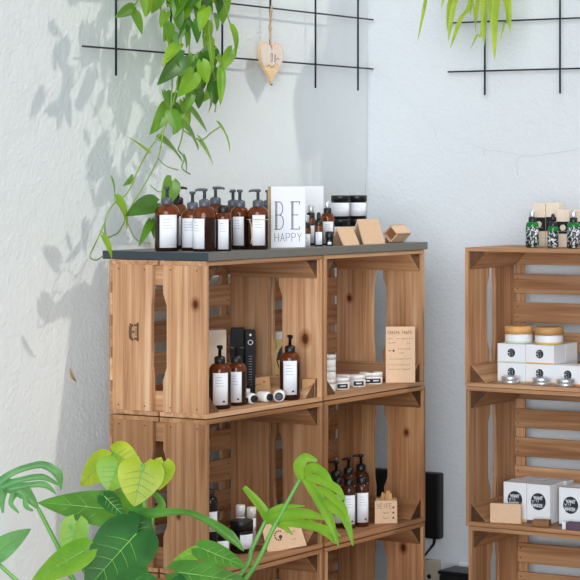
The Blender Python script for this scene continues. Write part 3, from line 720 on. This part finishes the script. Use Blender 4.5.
# ------------------------------------------------------------------ wire grids
def wire_grid(label, verts, hors, span, zlo, ztop, plane):
    t = thing('wire_grid', label, 'wire grid', plane(*((span[0]+span[1])/2, ztop)), 0)
    base = t.location.copy()
    def rel(p): return p-base
    for u in verts: MB().tube([rel(plane(u, zlo)), rel(plane(u, ztop))], .0031, MWIRE).build('upright_wire', t)
    for z in hors: MB().tube([rel(plane(span[0], z)+DW), rel(plane(span[1], z)+DW)], .0026, MWIRE).build('cross_wire', t)
    return t, base
GB = BW-.032; av = [un_b(x, 0, GB).x for x in (116, 171.5, 222.5, 270, 316, 358)]
stp = (av[-1]-av[0])/5; av = [av[0]+stp*k for k in range(6)]
zl = un_b(223, 57, GB).z; zu = un_b(316, 13, GB).z; dz = zu-zl
DW = V((0, .0055, 0))
zt = zl+dz*4.5
gl, gb = wire_grid('black wire grid panel on the left wall, heart hanging from it', av, [zl+dz*k for k in range(5)], (un_b(84, 46, GB).x, un_b(374.5, 69, GB).x), un_b(316, 88, GB).z, zt, lambda u, z: V((u, GB, z)))
for u in (av[1], av[4]):
    for z in (zl+dz*2, ): MB().tube([V((u, GB, z+.004))-gb, V((u, BW-.0005, z+.004))-gb], .0035, MWIRE).build('wall_hook', gl)
GA = AW-.03; b1, b2 = un_a(484.8, 0, GA).y, un_a(560, 0, GA).y; bs = b2-b1
zl2 = un_a(484.8, 70.8, GA).z; zu2 = un_a(560, 18.5, GA).z; dz2 = zu2-zl2; DW = V((.0055, 0, 0))
gr, gb2 = wire_grid('black wire grid panel on the right wall behind the palm leaves', [b1, b2, b2+bs], [zl2+dz2*k for k in range(5)], (un_a(447, 72, GA).y, b2+bs*1.5), un_a(484.8, 95, GA).z, zl2+dz2*4.5, lambda u, z: V((GA, u, z)))
for u in (b1, b2+bs): MB().tube([V((GA, u, zl2+dz2*3+.004))-gb2, V((AW-.0005, u, zl2+dz2*3+.004))-gb2], .0035, MWIRE).build('wall_hook', gr)
# heart
hc = un_b(270.5, 62, GB-.010)
t = thing('wooden_heart', 'whitewashed wooden heart hanging on twine from the left wire grid', 'heart', hc)
def heart(s, z0=0):
    pts = []
    for k in range(44):
        a = 2*pi*k/44
        pts.append((16*sin(a)**3/32*.112*s, (13*cos(a)-5*cos(2*a)-2*cos(3*a)-cos(4*a))/29*.124*s+.006))
    return pts
MB().prism(heart(1)[::-1], -.005, .005, MW2).build('heart_board', t, bev=.0015)
m, nt, pb = base_mat('whitewash'); tc = N(nt, 'ShaderNodeTexCoord'); no = N(nt, 'ShaderNodeTexNoise'); no.inputs['Scale'].default_value = 60
mp = N(nt, 'ShaderNodeMapping'); mp.inputs['Scale'].default_value = (3, 1, .4); nt.links.new(tc.outputs['Object'], mp.inputs[0]); nt.links.new(mp.outputs[0], no.inputs['Vector'])
nt.links.new(mix(nt, no.outputs[0], srgb(222, 196, 176), srgb(240, 230, 224)), pb.inputs['Base Color']); pb.inputs['Roughness'].default_value = .8
up = [(x, z) for x, z in heart(.93) if z > -.012]
up = sorted(up, key=lambda q: atan2(q[1]-.02, q[0]))
MB().prism(up, -.0056, -.0049, m).build('painted_patch', t)
r = random.Random(11); mb = MB()
mb.strokes([[(-.004, .0), (-.006, .022), (.0, .026), (.003, .014), (.0, .0)], [(.012, .0), (.010, .02), (.016, .022), (.018, .0)], scribble(.02, .04, .008, .012, r)], .0012, MINKB, -.0056)
mb.strokes([scribble(-.022, .034, -.010, .014, r)], .0012, MINKB, -.005)
mb.disc(-.0, -.066, .003, MINK, -.0045); mb.build('lettering', t)
zh = zl+dz*1.0
top = V((av[3], GB-.004, zh+.004))
mb = MB(); mb.tube([V((0, -.003, .032)), V((-.003, -.001, .07)), V((-.006, .001, .10)), top-hc+V((-.004, -.002, 0)), top-hc+V((0, 0, .004))], .0016, MTWINE)
mb.tube([V((0, .003, .032)), V((.004, .001, .07)), V((.004, .003, .10)), top-hc+V((.005, 0, 0)), top-hc+V((0, 0, .004))], .0016, MTWINE)
mb.tube([V((-.006, 0, .098)), V((0, -.003, .1)), V((.004, .001, .098))], .0026, MTWINE)
mb.build('twine_loop', t)
# string light cable on the right wall
t = thing('string_lights', 'thin pale string light cable drooping across the right wall', 'string lights', un_a(440, 130, AW-.003))
b0 = t.location.copy(); mb = MB()
def path(pts, plane): return [plane(x, y)-b0 for x, y in pts]
pa = lambda x, y: un_a(x, y, AW-.0008)
mb.tube(path([(371.5, 62), (378, 72), (388, 78), (397, 88), (408, 101), (420, 116), (434, 128), (441, 128), (450, 135), (466, 142), (483, 149), (500, 151), (512, 153), (519, 156), (527, 156), (540, 155), (552, 153), (568, 151), (582, 148), (610, 138)], pa), .0009, MWIREW, 6)
mb.tube(path([(366.8, 62), (367.2, 100), (366.6, 140), (367.4, 146), (366, 170), (364.8, 205)], lambda x, y: un_b(min(x, 367), y, BW-.002)), .0009, MWIREW, 6)
mb.tube(path([(524, 154), (518, 158), (516.5, 166), (518, 176)], pa), .0009, MWIREW, 6)
mb.tube(path([(434, 128), (436, 136)], pa), .001, MWIREW, 6); mb.tube(path([(483, 149), (485, 156)], pa), .001, MWIREW, 6)
mb.build('cable', t)
for x, y in ((397, 91), (437, 137), (485, 157), (518, 177), (524, 176)):
    q = un_a(x, y, AW-.003)-b0; MB().lathe([(.001, -.003), (.002, -.001), (.002, .002), (.0008, .004)], MLAB, q, 10).build('led', t)
# ------------------------------------------------------------------ wall gear behind the crates
c0, c1 = un_a(441, 473, AW-.02), un_a(372, 533, AW-.02)
t = thing('wall_device', 'black flat rounded box on the right wall behind the left crates', 'device', ((AW-.0165), (c0.y+c1.y)/2, (c0.z+c1.z)/2))
MB().box((0, 0, 0), (.031, abs(c0.y-c1.y), abs(c0.z-c1.z)), MBLK, .008).build('housing', t)
b0 = t.location.copy()
MB().tube([un_a(x, y, AW-.014)-b0 for x, y in ((434.5, 530), (434.5, 538), (434, 544), (430, 549), (426, 554), (420, 562))], [.006, .006, .0045, .003, .003, .003], MBLK).build('cable', t)
def plate(label, px0, py0, px1, py1, m, holes):
    q0, q1 = un_a(px0, py0, AW-.006), un_a(px1, py1, AW-.006)
    w, h = abs(q0.y-q1.y), abs(q0.z-q1.z)
    t = thing('wall_socket', label, 'socket', (AW-.0062, (q0.y+q1.y)/2, (q0.z+q1.z)/2), -pi/2)
    MB().box((0, 0, 0), (w, .012, h), m, .004).build('face_plate', t)
    for x, z, rr in holes: MB().disc(x, z, rr, MBLK, -.0061, .001).build('socket_hole', t)
plate('beige wall socket plate below the black box, beside the crate edge', 405, 556.5, 440.5, 592, MBEIGE, ((.028, -.004, .0075), (.004, -.004, .0065), (-.02, -.004, .0065)))
plate('white wall plate just left of the right hand shelf', 460, 560.5, 486, 590, MWHT, ())
t0 = un_a(468, 569, AW-.06)
t = thing('black_box', 'black lidded box standing on the floor between the two shelves', 'box', (AW-.075, t0.y+.012, 0), -pi/2)
MB().box((0, 0, t0.z/2-.006), (.11, .09, t0.z-.012), MBLK, .006).build('body', t); MB().box((0, 0, t0.z-.006), (.116, .096, .0115), MBLK, .004).build('lid', t)
# ------------------------------------------------------------------ plants
def leaf_mesh(mb, base, tip, wid, nrm, m, curl=.12, heart_=.25, cuts=0, fold=.15, rnd=random, nt_=12, ns=8, tipw=.35, cutd=.35):
    base, tip = V(base), V(tip); ax = tip-base; L = ax.length; ax.normalize()
    n = V(nrm); n = (n-ax*n.dot(ax)); n = n.normalized() if n.length > 1e-4 else ax.orthogonal().normalized()
    sd = ax.cross(n).normalized(); i = mb.mi(m)
    if cuts: nt_ = cuts*4
    grid = []
    for a in range(nt_+1):
        t = a/nt_; row = []
        w = wid/2*(sin(pi*min(1, t**.62*.94+.06))**.8)*(1 if t < .97 else .6)
        if a == nt_: w = wid*.004
        for b in range(-ns//2, ns//2+1):
            s = b/(ns/2)
            back = heart_*L*.55*abs(s)**1.3*(1-t)**2.2
            fwd = (.22*L*abs(s)**1.5*(1-t)*t*2 if cuts else 0)
            p = base+ax*(t*L-back+fwd)+sd*(s*w)-n*(curl*L*(t*t)+0*s)+n*(fold*abs(s)*w) - n*(.10*L*abs(s)**2.4*(1-t)*(.8 if cuts else .3))
            row.append(mb.bm.verts.new(p))
        grid.append(row)
    half = ns//2
    for a in range(nt_):
        for b in range(ns):
            s0 = abs((b+.5-half)/half)
            if cuts and a % 4 == 3 and s0 > cutd and 2 < a < nt_-2: continue
            try: f = mb.bm.faces.new((grid[a][b], grid[a][b+1], grid[a+1][b+1], grid[a+1][b]))
            except ValueError: continue
            f.material_index = i; f.smooth = True
CAMV = V((-.887, -.462, .08))
def spline(pts, n=6):
    pts = [V(p) for p in pts]; out = []
    for i in range(len(pts)-1):
        p0, p1, p2, p3 = pts[max(i-1, 0)], pts[i], pts[i+1], pts[min(i+2, len(pts)-1)]
        for k in range(n):
            t = k/n; out.append(.5*((2*p1)+(p2-p0)*t+(2*p0-5*p1+4*p2-p3)*t*t+(-p0+3*p1-3*p2+p3)*t**3))
    out.append(pts[-1]); return out
# pothos
PB = .235; rp_ = random.Random(21)
pot = un_b(196, -118, PB+.02)
t = thing('trailing_vine', 'trailing green heart leaf vine hanging in front of the left wall', 'plant', pot); b0 = pot.copy()
MB().lathe([(.055, -.06), (.06, -.058), (.078, .06), (.082, .062), (.082, .075), (.074, .075), (.07, .055)], MPOTW, cap=True).build('pot', t)
mb = MB()
hk = V((pot.x, GB-.004, min(zt-.02, pot.z+.16)))
for k in range(3):
    a = 2*pi*k/3+.5; mb.tube([V((.078*cos(a), .078*sin(a), .07)), V((0, 0, .20))], .0018, MTWINE)
mb.tube([V((0, 0, .20)), V((0, GB-pot.y-.003, .225)), V((0, GB-pot.y+.004, .218))], .003, MTWINE); mb.build('hanger', t)
vines = [[(190, -90), (188, -40), (190, 30), (187, 80), (183, 130), (178, 150)], [(182, -90), (178, -40), (181, 40), (176, 90), (164, 130), (158, 158), (146, 182), (133, 203)],
         [(200, -90), (204, -40), (208, 20), (212, 60), (216, 95), (215, 112)], [(176, -88), (164, -40), (160, 0), (166, 30), (172, 75), (168, 120), (150, 148), (138, 170), (128, 192), (112, 206), (105, 222), (106, 238)],
         [(205, -90), (216, -30), (226, 10), (232, 30)], [(172, -88), (150, -30), (140, -5), (133, 8)], [(183, 130), (200, 140), (212, 132), (220, 127)], [(186, 110), (192, 112)],
         [(105, 222), (97, 240), (90, 256), (96, 260), (103, 256)], [(178, 150), (184, 158), (182, 168), (190, 174)], [(150, 185), (160, 192), (170, 184)], [(133, 203), (120, 230), (112, 236), (107, 238)], [(120, 204), (135, 238), (150, 243)], [(158, 158), (166, 166), (178, 170)]]
def vb(y): return PB + (.03 if y > 170 else 0)+(.02 if y > 215 else 0)
for ln in vines:
    pts = spline([un_b(x, y, vb(y)+rp_.uniform(-.02, .02)) for x, y in ln])
    MB().tube([p-b0 for p in pts], .0019 if len(ln) > 3 else .0013, MVINE, 6).build('vine', t)
LV = [(133, 7, 116, 17, 11, 1), (133, 12, 143, 34, 12, 1), (141, -8, 147, 16, 12, 0), (151, -5, 149, 18, 10, 0), (170, 4, 196, 22, 17, 0), (200, -8, 215, 10, 17, 2), (220, -12, 227, 23, 20, 1), (168, 24, 171, 40, 12, 1), (193, 22, 200, 42, 13, 2), (187, 28, 190, 46, 9, 1),
      (207, 22, 210, 40, 11, 0), (230, 27, 241, 54, 14, 0), (184, 56, 164, 79, 19, 2), (178, 45, 163, 62, 13, 0), (213, 50, 190, 70, 15, 2), (213, 50, 232, 71, 18, 0), (232, 50, 220, 72, 13, 0), (194, 73, 182, 95, 19, 0), (214, 70, 216, 96, 14, 1), (221, 70, 222, 105, 9, 0),
      (197, 88, 200, 108, 15, 2), (211, 94, 213, 113, 8, 1), (164, 92, 171, 112, 7, 1), (167, 107, 155, 131, 17, 1), (171, 112, 178, 132, 15, 1), (183, 117, 174, 133, 12, 0), (190, 109, 209, 132, 16, 1), (182, 126, 205, 146, 19, 1), (200, 140, 219, 165, 14, 0), (219, 125, 237, 147, 12, 0),
      (161, 141, 187, 157, 20, 1), (146, 151, 128, 135, 15, 0), (184, 156, 190, 174, 5, 1), (172, 181, 165, 207, 20, 1), (116, 201, 134, 229, 18, 0), (157, 203, 128, 213, 21, 2), (151, 221, 141, 243, 8, 1), (156, 219, 153, 239, 9, 2), (103, 236, 117, 259, 7, 0), (133, 177, 128, 184, 7, 1), (112, 178, 120, 200, 5, 1),
      (182, -4, 174, 16, 15, 1), (188, 4, 181, 22, 12, 0), (206, 8, 199, 30, 13, 0), (160, -6, 155, 14, 14, 1), (166, 12, 161, 27, 10, 0), (194, -14, 202, 6, 16, 1), (212, -14, 208, 8, 13, 0), (177, -18, 186, 2, 14, 2), (214, 14, 219, 30, 10, 1), (178, 62, 186, 80, 14, 1), (202, 62, 208, 84, 13, 0), (191, 92, 187, 112, 11, 1),
      (150, -30, 138, -10, 16, 1), (165, -32, 172, -8, 17, 2), (205, -34, 198, -12, 18, 1), (224, -36, 232, -14, 15, 1), (186, -38, 190, -18, 17, 0), (128, -20, 118, -2, 13, 1), (190, -60, 182, -38, 18, 1), (214, -60, 222, -36, 18, 2), (165, -60, 158, -38, 18, 0)]
for _ in range(46):                       # denser growth above the picture and towards the wall
    yy = rp_.uniform(-105, -8); xx = rp_.uniform(132, 232); LV.append((xx, yy, xx+rp_.uniform(-12, 12), yy+rp_.uniform(14, 26), rp_.uniform(12, 18), rp_.randrange(3)))
for _ in range(34):                       # leaves at the wall side of the hanging growth
    yy = rp_.uniform(-30, 105); xx = rp_.uniform(168, 222)-max(0, yy-60)*.15; LV.append((xx, yy, xx+rp_.uniform(-10, 10), yy+rp_.uniform(14, 24), rp_.uniform(10, 15), 3+rp_.randrange(3)))
for x0, y0_, x1, y1, w, k in LV:
    mb = MB(); b = vb(y0_)+rp_.uniform(-.06, .05)
    if k > 2: k -= 3; b += .05
    if 160 < x0 < 190 and y0_ > 150: b = .10 if y0_ < 170 else .225
    if y0_ > 195 and x0 < 160: b = .215 + rp_.uniform(-.02, .02)
    if y0_ > 230 and x0 < 110: b = .20
    p0, p1 = un_b(x0, y0_, b), un_b(x1, y1, b+rp_.uniform(-.02, .02)-.01)
    nv = CAMV*.55+V((.29, -.96, .9))*.6+V((rp_.uniform(-.5, .5), rp_.uniform(-.5, .5), rp_.uniform(-.3, .5)))
    leaf_mesh(mb, p0-b0, p1-b0, w*.0029*.95, nv, MLF[k], rp_.uniform(.05, .3), .3, 0, rp_.uniform(.15, .55))
    mb.build('leaf', t)
# palm / spider leaves top right
PA = 1.12; pot = un_a(478, -95, PA)
t = thing('hanging_palm', 'narrow yellow green leaves of a hanging plant in front of the right wall', 'plant', pot); b0 = pot.copy()
MB().lathe([(.06, -.05), (.066, -.048), (.08, .06), (.084, .062), (.084, .075), (.074, .075)], MPOT).build('pot', t)
mb = MB()
for k in range(3):
    a = 2*pi*k/3; mb.tube([V((.08*cos(a), .08*sin(a), .068)), V((0, 0, .2))], .0018, MTWINE)
mb.tube([V((0, 0, .2)), V((GA-PA-.003, 0, .22)), V((GA-PA+.004, 0, .212))], .003, MTWINE); mb.build('hanger', t)
BL = [(430, -30, 417.5, 41, 4), (446, -25, 441, 9, 4), (453, -20, 447, 31, 6), (458, -20, 448, 42, 6), (472, -10, 450, 49, 6), (474, -25, 468, 12, 5), (478, -20, 475, 27, 5), (483, -20, 484, 46, 7), (489, -20, 493.5, 41, 6), (496, -15, 494.5, 60, 8), (498, -20, 494, 27, 5), (507, 5, 500, 41, 4), (502, -20, 510.5, 33, 6), (508, -20, 511, 26, 5), (482, 20, 470, 50, 3), (476, -20, 470, 16, 4), (470, -20, 476, 36, 3)]
rq = random.Random(5)
for x0, y0_, x1, y1, w in BL:
    aa = PA+rq.uniform(-.05, .05)
    ctl = [V((0, 0, .072))+V((rq.uniform(-.03, .03), rq.uniform(-.03, .03), 0)), un_a(478+(x0-478)*.6, -150, aa)-b0, un_a(x0, y0_, aa)-b0, un_a((x0+x1)/2+rq.uniform(-1, 1), (y0_+y1)/2, aa)-b0, un_a(x1, y1, aa)-b0]
    sp = spline(ctl, 8); mb = MB(); i = mb.mi(MLP); rows = []
    sv = V((0, -1, .0))+V((rq.uniform(-.4, .4), 0, 0)); sv.normalize()
    for k, p in enumerate(sp):
        u = k/(len(sp)-1); ww = w*.00145*min(1, u*5+.2)*(1-max(0, (u-.75)/.25)**1.4*.97)
        rows.append([mb.bm.verts.new(p-sv*ww), mb.bm.verts.new(p+V((.4*ww, 0, 0))), mb.bm.verts.new(p+sv*ww)])
    for a, b in zip(rows, rows[1:]):
        for j in (0, 1):
            f = mb.bm.faces.new((a[j], a[j+1], b[j+1], b[j])); f.material_index = i; f.smooth = True
    mb.build('leaf_blade', t)
# split leaf plant in the foreground
MD = 4.75; base = un_d(150, 0, MD); base.z = 0
t = thing('split_leaf_plant', 'large green split leaf houseplant in front of the left crates', 'plant', base); b0 = base.copy()
MB().lathe([(.11, 0), (.115, .004), (.15, .24), (.158, .245), (.158, .27), (.146, .27), (.14, .245)], MPOTW, seg=40).build('pot', t)
MB().lathe([(.138, .236), (.139, .246)], MSOIL).build('soil', t)
# base px, tip px, width px, material, cuts, depth offset base / tip, normal tilt (right, up), curl
ML = [((-8, 556), (29, 528), 24, 4, 0, 0, 0, (-.3, .3), .1), ((132, 512), (38, 500), 40, 0, 0, .02, -.03, (-.1, .8), .06), ((112, 452), (140, 468), 30, 2, 0, .12, .10, (0, .5), .25), ((108, 460), (76, 484), 32, 2, 0, .10, .10, (-.4, .4), .2),
      ((118, 462), (108, 492), 38, 3, 0, .07, .05, (0, .3), .1), ((143, 464), (134, 506), 44, 2, 0, .03, .0, (.2, .3), .12), ((164, 462), (160, 490), 24, 2, 0, .06, .04, (.6, .2), .12), ((138, 532), (84, 590), 62, 1, 0, -.06, -.12, (-.2, .3), .06), ((128, 520), (152, 552), 34, 1, 0, -.02, -.05, (.3, .3), .06), ((104, 496), (124, 516), 18, 1, 0, .0, -.02, (0, .9), .06),
      ((76, 522), (68, 566), 28, 3, 0, -.05, -.06, (0, .1), .05), ((86, 550), (28, 582), 30, 3, 0, -.08, -.1, (-.2, .4), .1), ((200, 548), (246, 566), 22, 0, 0, -.1, -.14, (.2, .6), .08), ((204, 550), (172, 560), 14, 3, 0, -.1, -.1, (0, .6), .05), ((176, 572), (250, 582), 26, 0, 0, -.12, -.16, (.1, .4), .05), ((205, 584), (150, 604), 40, 1, 0, -.14, -.16, (0, .8), .05), ((120, 584), (170, 600), 40, 1, 0, -.16, -.2, (0, .8), .05)]
# deeply split leaves: each finger of the blade as a curved tapering band: px points, widths, material, depth start / end
SL = [(3, [([(301, 479), (299, 466), (306, 458), (317, 461)], [8, 16, 12, 3], .03, .02), ([(303, 472), (314, 468), (325, 474), (333, 484)], [12, 12, 9, 1], .04, -.01), ([(306, 478), (320, 480), (337, 489), (345, 501)], [12, 11, 10, 1], .04, -.02), ([(314, 490), (327, 493), (342, 506), (348, 517)], [10, 10, 9, 1], .03, -.03),
           ([(320, 500), (332, 507), (346, 520), (353, 546)], [9, 11, 11, 1], .02, -.04), ([(302, 476), (311, 487), (321, 503), (330, 521), (339, 547)], [6, 12, 13, 11, 1], .045, -.02)]),
      (3, [([(270, 522), (262, 508), (253, 497), (244, 487)], [14, 13, 11, 6], .05, .07), ([(266, 516), (282, 507), (305, 506)], [12, 8, 1], .05, .03), ([(266, 518), (285, 515), (308, 514), (328, 520)], [16, 15, 12, 1], .05, .0), ([(280, 522), (303, 524), (326, 530), (341, 536)], [10, 11, 10, 2], .04, -.01), ([(308, 522), (325, 532), (336, 544)], [8, 9, 1], .03, -.02), ([(272, 521), (283, 526), (293, 535)], [10, 7, 1], .05, .03)]),
      (4, [([(-4, 484), (12, 473), (28, 467), (44, 465), (58, 474), (61, 490)], [11, 8, 8, 9, 11, 1], .0, .03), ([(2, 486), (20, 480), (42, 477), (59, 485)], [11, 7, 8, 2], .0, .03), ([(12, 488), (28, 485), (45, 485), (56, 494)], [9, 7, 8, 1], .0, .02), ([(-6, 482), (10, 486), (24, 492), (38, 508)], [15, 17, 18, 3], .01, .02), ([(4, 488), (2, 499), (3, 513)], [12, 8, 2], .01, -.01), ([(16, 491), (11, 503), (19, 513)], [9, 6, 2], .01, -.01), ([(26, 496), (26, 506), (33, 511)], [8, 6, 2], .01, -.01), ([(-6, 484), (-10, 496), (-6, 512)], [12, 9, 2], .0, 0)]),
      (0, [([(126, 507), (140, 512), (154, 513), (185, 512), (208, 521), (230, 536), (244, 551)], [3, 12, 12, 7, 9, 13, 1], .0, -.05), ([(154, 514), (162, 505), (156, 495), (148, 494)], [10, 11, 8, 2], .02, .05), ([(154, 516), (140, 519), (130, 516)], [8, 8, 2], .0, -.02)])]
def veins(mb, base, tip, nrm, wid, curl, fold):
    ax = tip-base; L = ax.length; ax = ax.normalized(); n = V(nrm); n = (n-ax*n.dot(ax)).normalized(); sd = ax.cross(n)
    at = lambda t, s: base+ax*(t*L)+sd*s-n*(curl*L*t*t)+n*(fold*abs(s)+.0012)
    mb.tube([at(.03+.92*k/7, 0) for k in range(8)], [.0016-.0012*k/7 for k in range(8)], MVEIN, 6)
    for t in (.16, .32, .48, .64):
        for q in (-1, 1):
            e = wid*.36*sin(pi*min(1, t**.62*.94+.06))
            mb.tube([at(t, 0), at(t+.06, q*e*.5), at(t+.14, q*e)], [.0008, .0006, .0003], MVEIN, 5)
def split_leaf(bands, m):
    mb = MB(); i = mb.mi(m); sc = MD/F
    for pts, ws, d0, d1 in bands:
        n = len(pts); P = [un_d(x, y, MD+d0+(d1-d0)*k/(n-1))-b0 for k, (x, y) in enumerate(pts)]
        sp = spline(P, 6); rows = []
        for k, p in enumerate(sp):
            u = k/6; a = min(int(u), n-2); f = u-a; ww = (ws[a]*(1-f)+ws[a+1]*f)/2*sc*.8
            tg = (sp[min(k+1, len(sp)-1)]-sp[max(k-1, 0)]).normalized(); sd = tg.cross(cam).normalized()
            rows.append([mb.bm.verts.new(p+sd*ww*q+cam*(.45*ww*(1-q*q)+.35*ww*q)) for q in (-1, -.5, 0, .5, 1)])
        for a, b in zip(rows, rows[1:]):
            for q in range(4):
                f = mb.bm.faces.new((a[q], a[q+1], b[q+1], b[q])); f.material_index = i; f.smooth = True
    return mb.build('leaf', t)
rm = random.Random(9)
right = V((CP, -SP, 0)); cam = V((-SP, -CP, 0))
for k, bands in SL: split_leaf(bands, MMON[k])
for (bx, by), (tx, ty), w, k, cuts, d0, d1, (nr, nu), cu in ML:
    p0, p1 = un_d(bx, by, MD+d0), un_d(tx, ty, MD+d1); mb = MB()
    nv = cam+right*nr+V((0, 0, nu))
    leaf_mesh(mb, p0-b0, p1-b0, w*MD/F*1.05, nv, MMON[k], cu, .3, cuts, .12, rm, 16, 10)
    veins(mb, p0-b0, p1-b0, nv, w*MD/F*1.05, cu, .12)
    mb.build('leaf', t)
ST = [((302, 476), .04, (245, 580)), ((266, 520), .05, (238, 578)), ((153, 516), .0, (142, 585)), ((38, 508), 0, (80, 590)), ((112, 452), .12, (138, 580)), ((143, 464), .03, (146, 580)), ((136, 534), -.06, (140, 590)), ((84, 552), -.08, (100, 600)), ((188, 558), -.1, (176, 600)), ((70, 524), -.05, (88, 575)), ((-8, 558), 0, (60, 620)), ((132, 512), .02, (136, 580)), ((196, 552), -.1, (178, 596)), ((205, 580), -.14, (180, 640)), ((120, 582), -.16, (138, 640))]
for (x, y), d0, (mx, my) in ST:
    p = spline([un_d(x, y, MD+d0)-b0, un_d((x+mx)/2, (y+my)/2, MD+d0*.8)-b0, un_d(mx, my, MD+d0*.5)-b0, V((rm.uniform(-.04, .04), rm.uniform(-.04, .04), .30)), V((rm.uniform(-.03, .03), rm.uniform(-.03, .03), .24))], 7)
    n = len(p); MB().tube(p, [.0042+.003*k/n for k in range(n)], MSTEM, 10).build('leaf_stalk', t)
# small dried tendril stuck on the wall
t = thing('dried_tendril', 'small curled brown dried tendril on the left wall beside the crates', 'tendril', un_b(72, 376, BW-.003)); q = t.location.copy()
MB().tube([un_b(x, y, BW-.003)-q for x, y in ((70, 368), (70.5, 373), (72, 377), (75.5, 381))], [.0008, .0025, .0035, .0015], MKR2, 6).build('curl', t)
# ------------------------------------------------------------------ light
w = bpy.data.worlds.new('daylight'); bpy.context.scene.world = w; w.use_nodes = True
wn = w.node_tree; bg = wn.nodes['Background']
# daylight: brighter towards the shop windows in front of the shelves, dimmer overhead
tc = wn.nodes.new('ShaderNodeTexCoord'); dp = wn.nodes.new('ShaderNodeVectorMath'); dp.operation = 'DOT_PRODUCT'; dp.inputs[1].default_value = V((-.86, -.46, .14)).normalized()
wn.links.new(tc.outputs['Generated'], dp.inputs[0])
mr = wn.nodes.new('ShaderNodeMapRange'); mr.interpolation_type = 'SMOOTHSTEP'; mr.inputs[1].default_value = .90; mr.inputs[2].default_value = 1; mr.inputs[3].default_value = .40; mr.inputs[4].default_value = 9.8
wn.links.new(dp.outputs['Value'], mr.inputs[0]); wn.links.new(mr.outputs[0], bg.inputs[1]); bg.inputs[0].default_value = (.88, .94, 1.0, 1)
sun = bpy.data.lights.new('sun', 'SUN'); sun.energy = 1.25; sun.angle = R(1.2); sun.color = (1, .95, .88)
so = bpy.data.objects.new('sun', sun); C.objects.link(so)
EL, AZ = R(49.5), R(11.5)
dirv = V((-sin(AZ)*cos(EL), cos(AZ)*cos(EL), -sin(EL)))
so.rotation_euler = dirv.to_track_quat('-Z', 'Y').to_euler(); so.location = (2, -5, 5)
# ------------------------------------------------------------------ camera
cd = bpy.data.cameras.new('camera'); co = bpy.data.objects.new('camera', cd); C.objects.link(co)
cd.sensor_width = 36; cd.lens = F/580*36; cd.shift_x = (290-CX)/580; cd.shift_y = (HY-290)/580
co.location = un_d(CX, HY, 0.0); co.location.z = ZC
co.rotation_euler = V((SP, CP, 0)).to_track_quat('-Z', 'Y').to_euler(); cd.clip_end = 100
bpy.context.scene.camera = co
vs = bpy.context.scene.view_settings; vs.view_transform = 'Standard'; vs.look = 'None'; vs.gamma = 1; vs.use_curve_mapping = False; vs.exposure = -.03
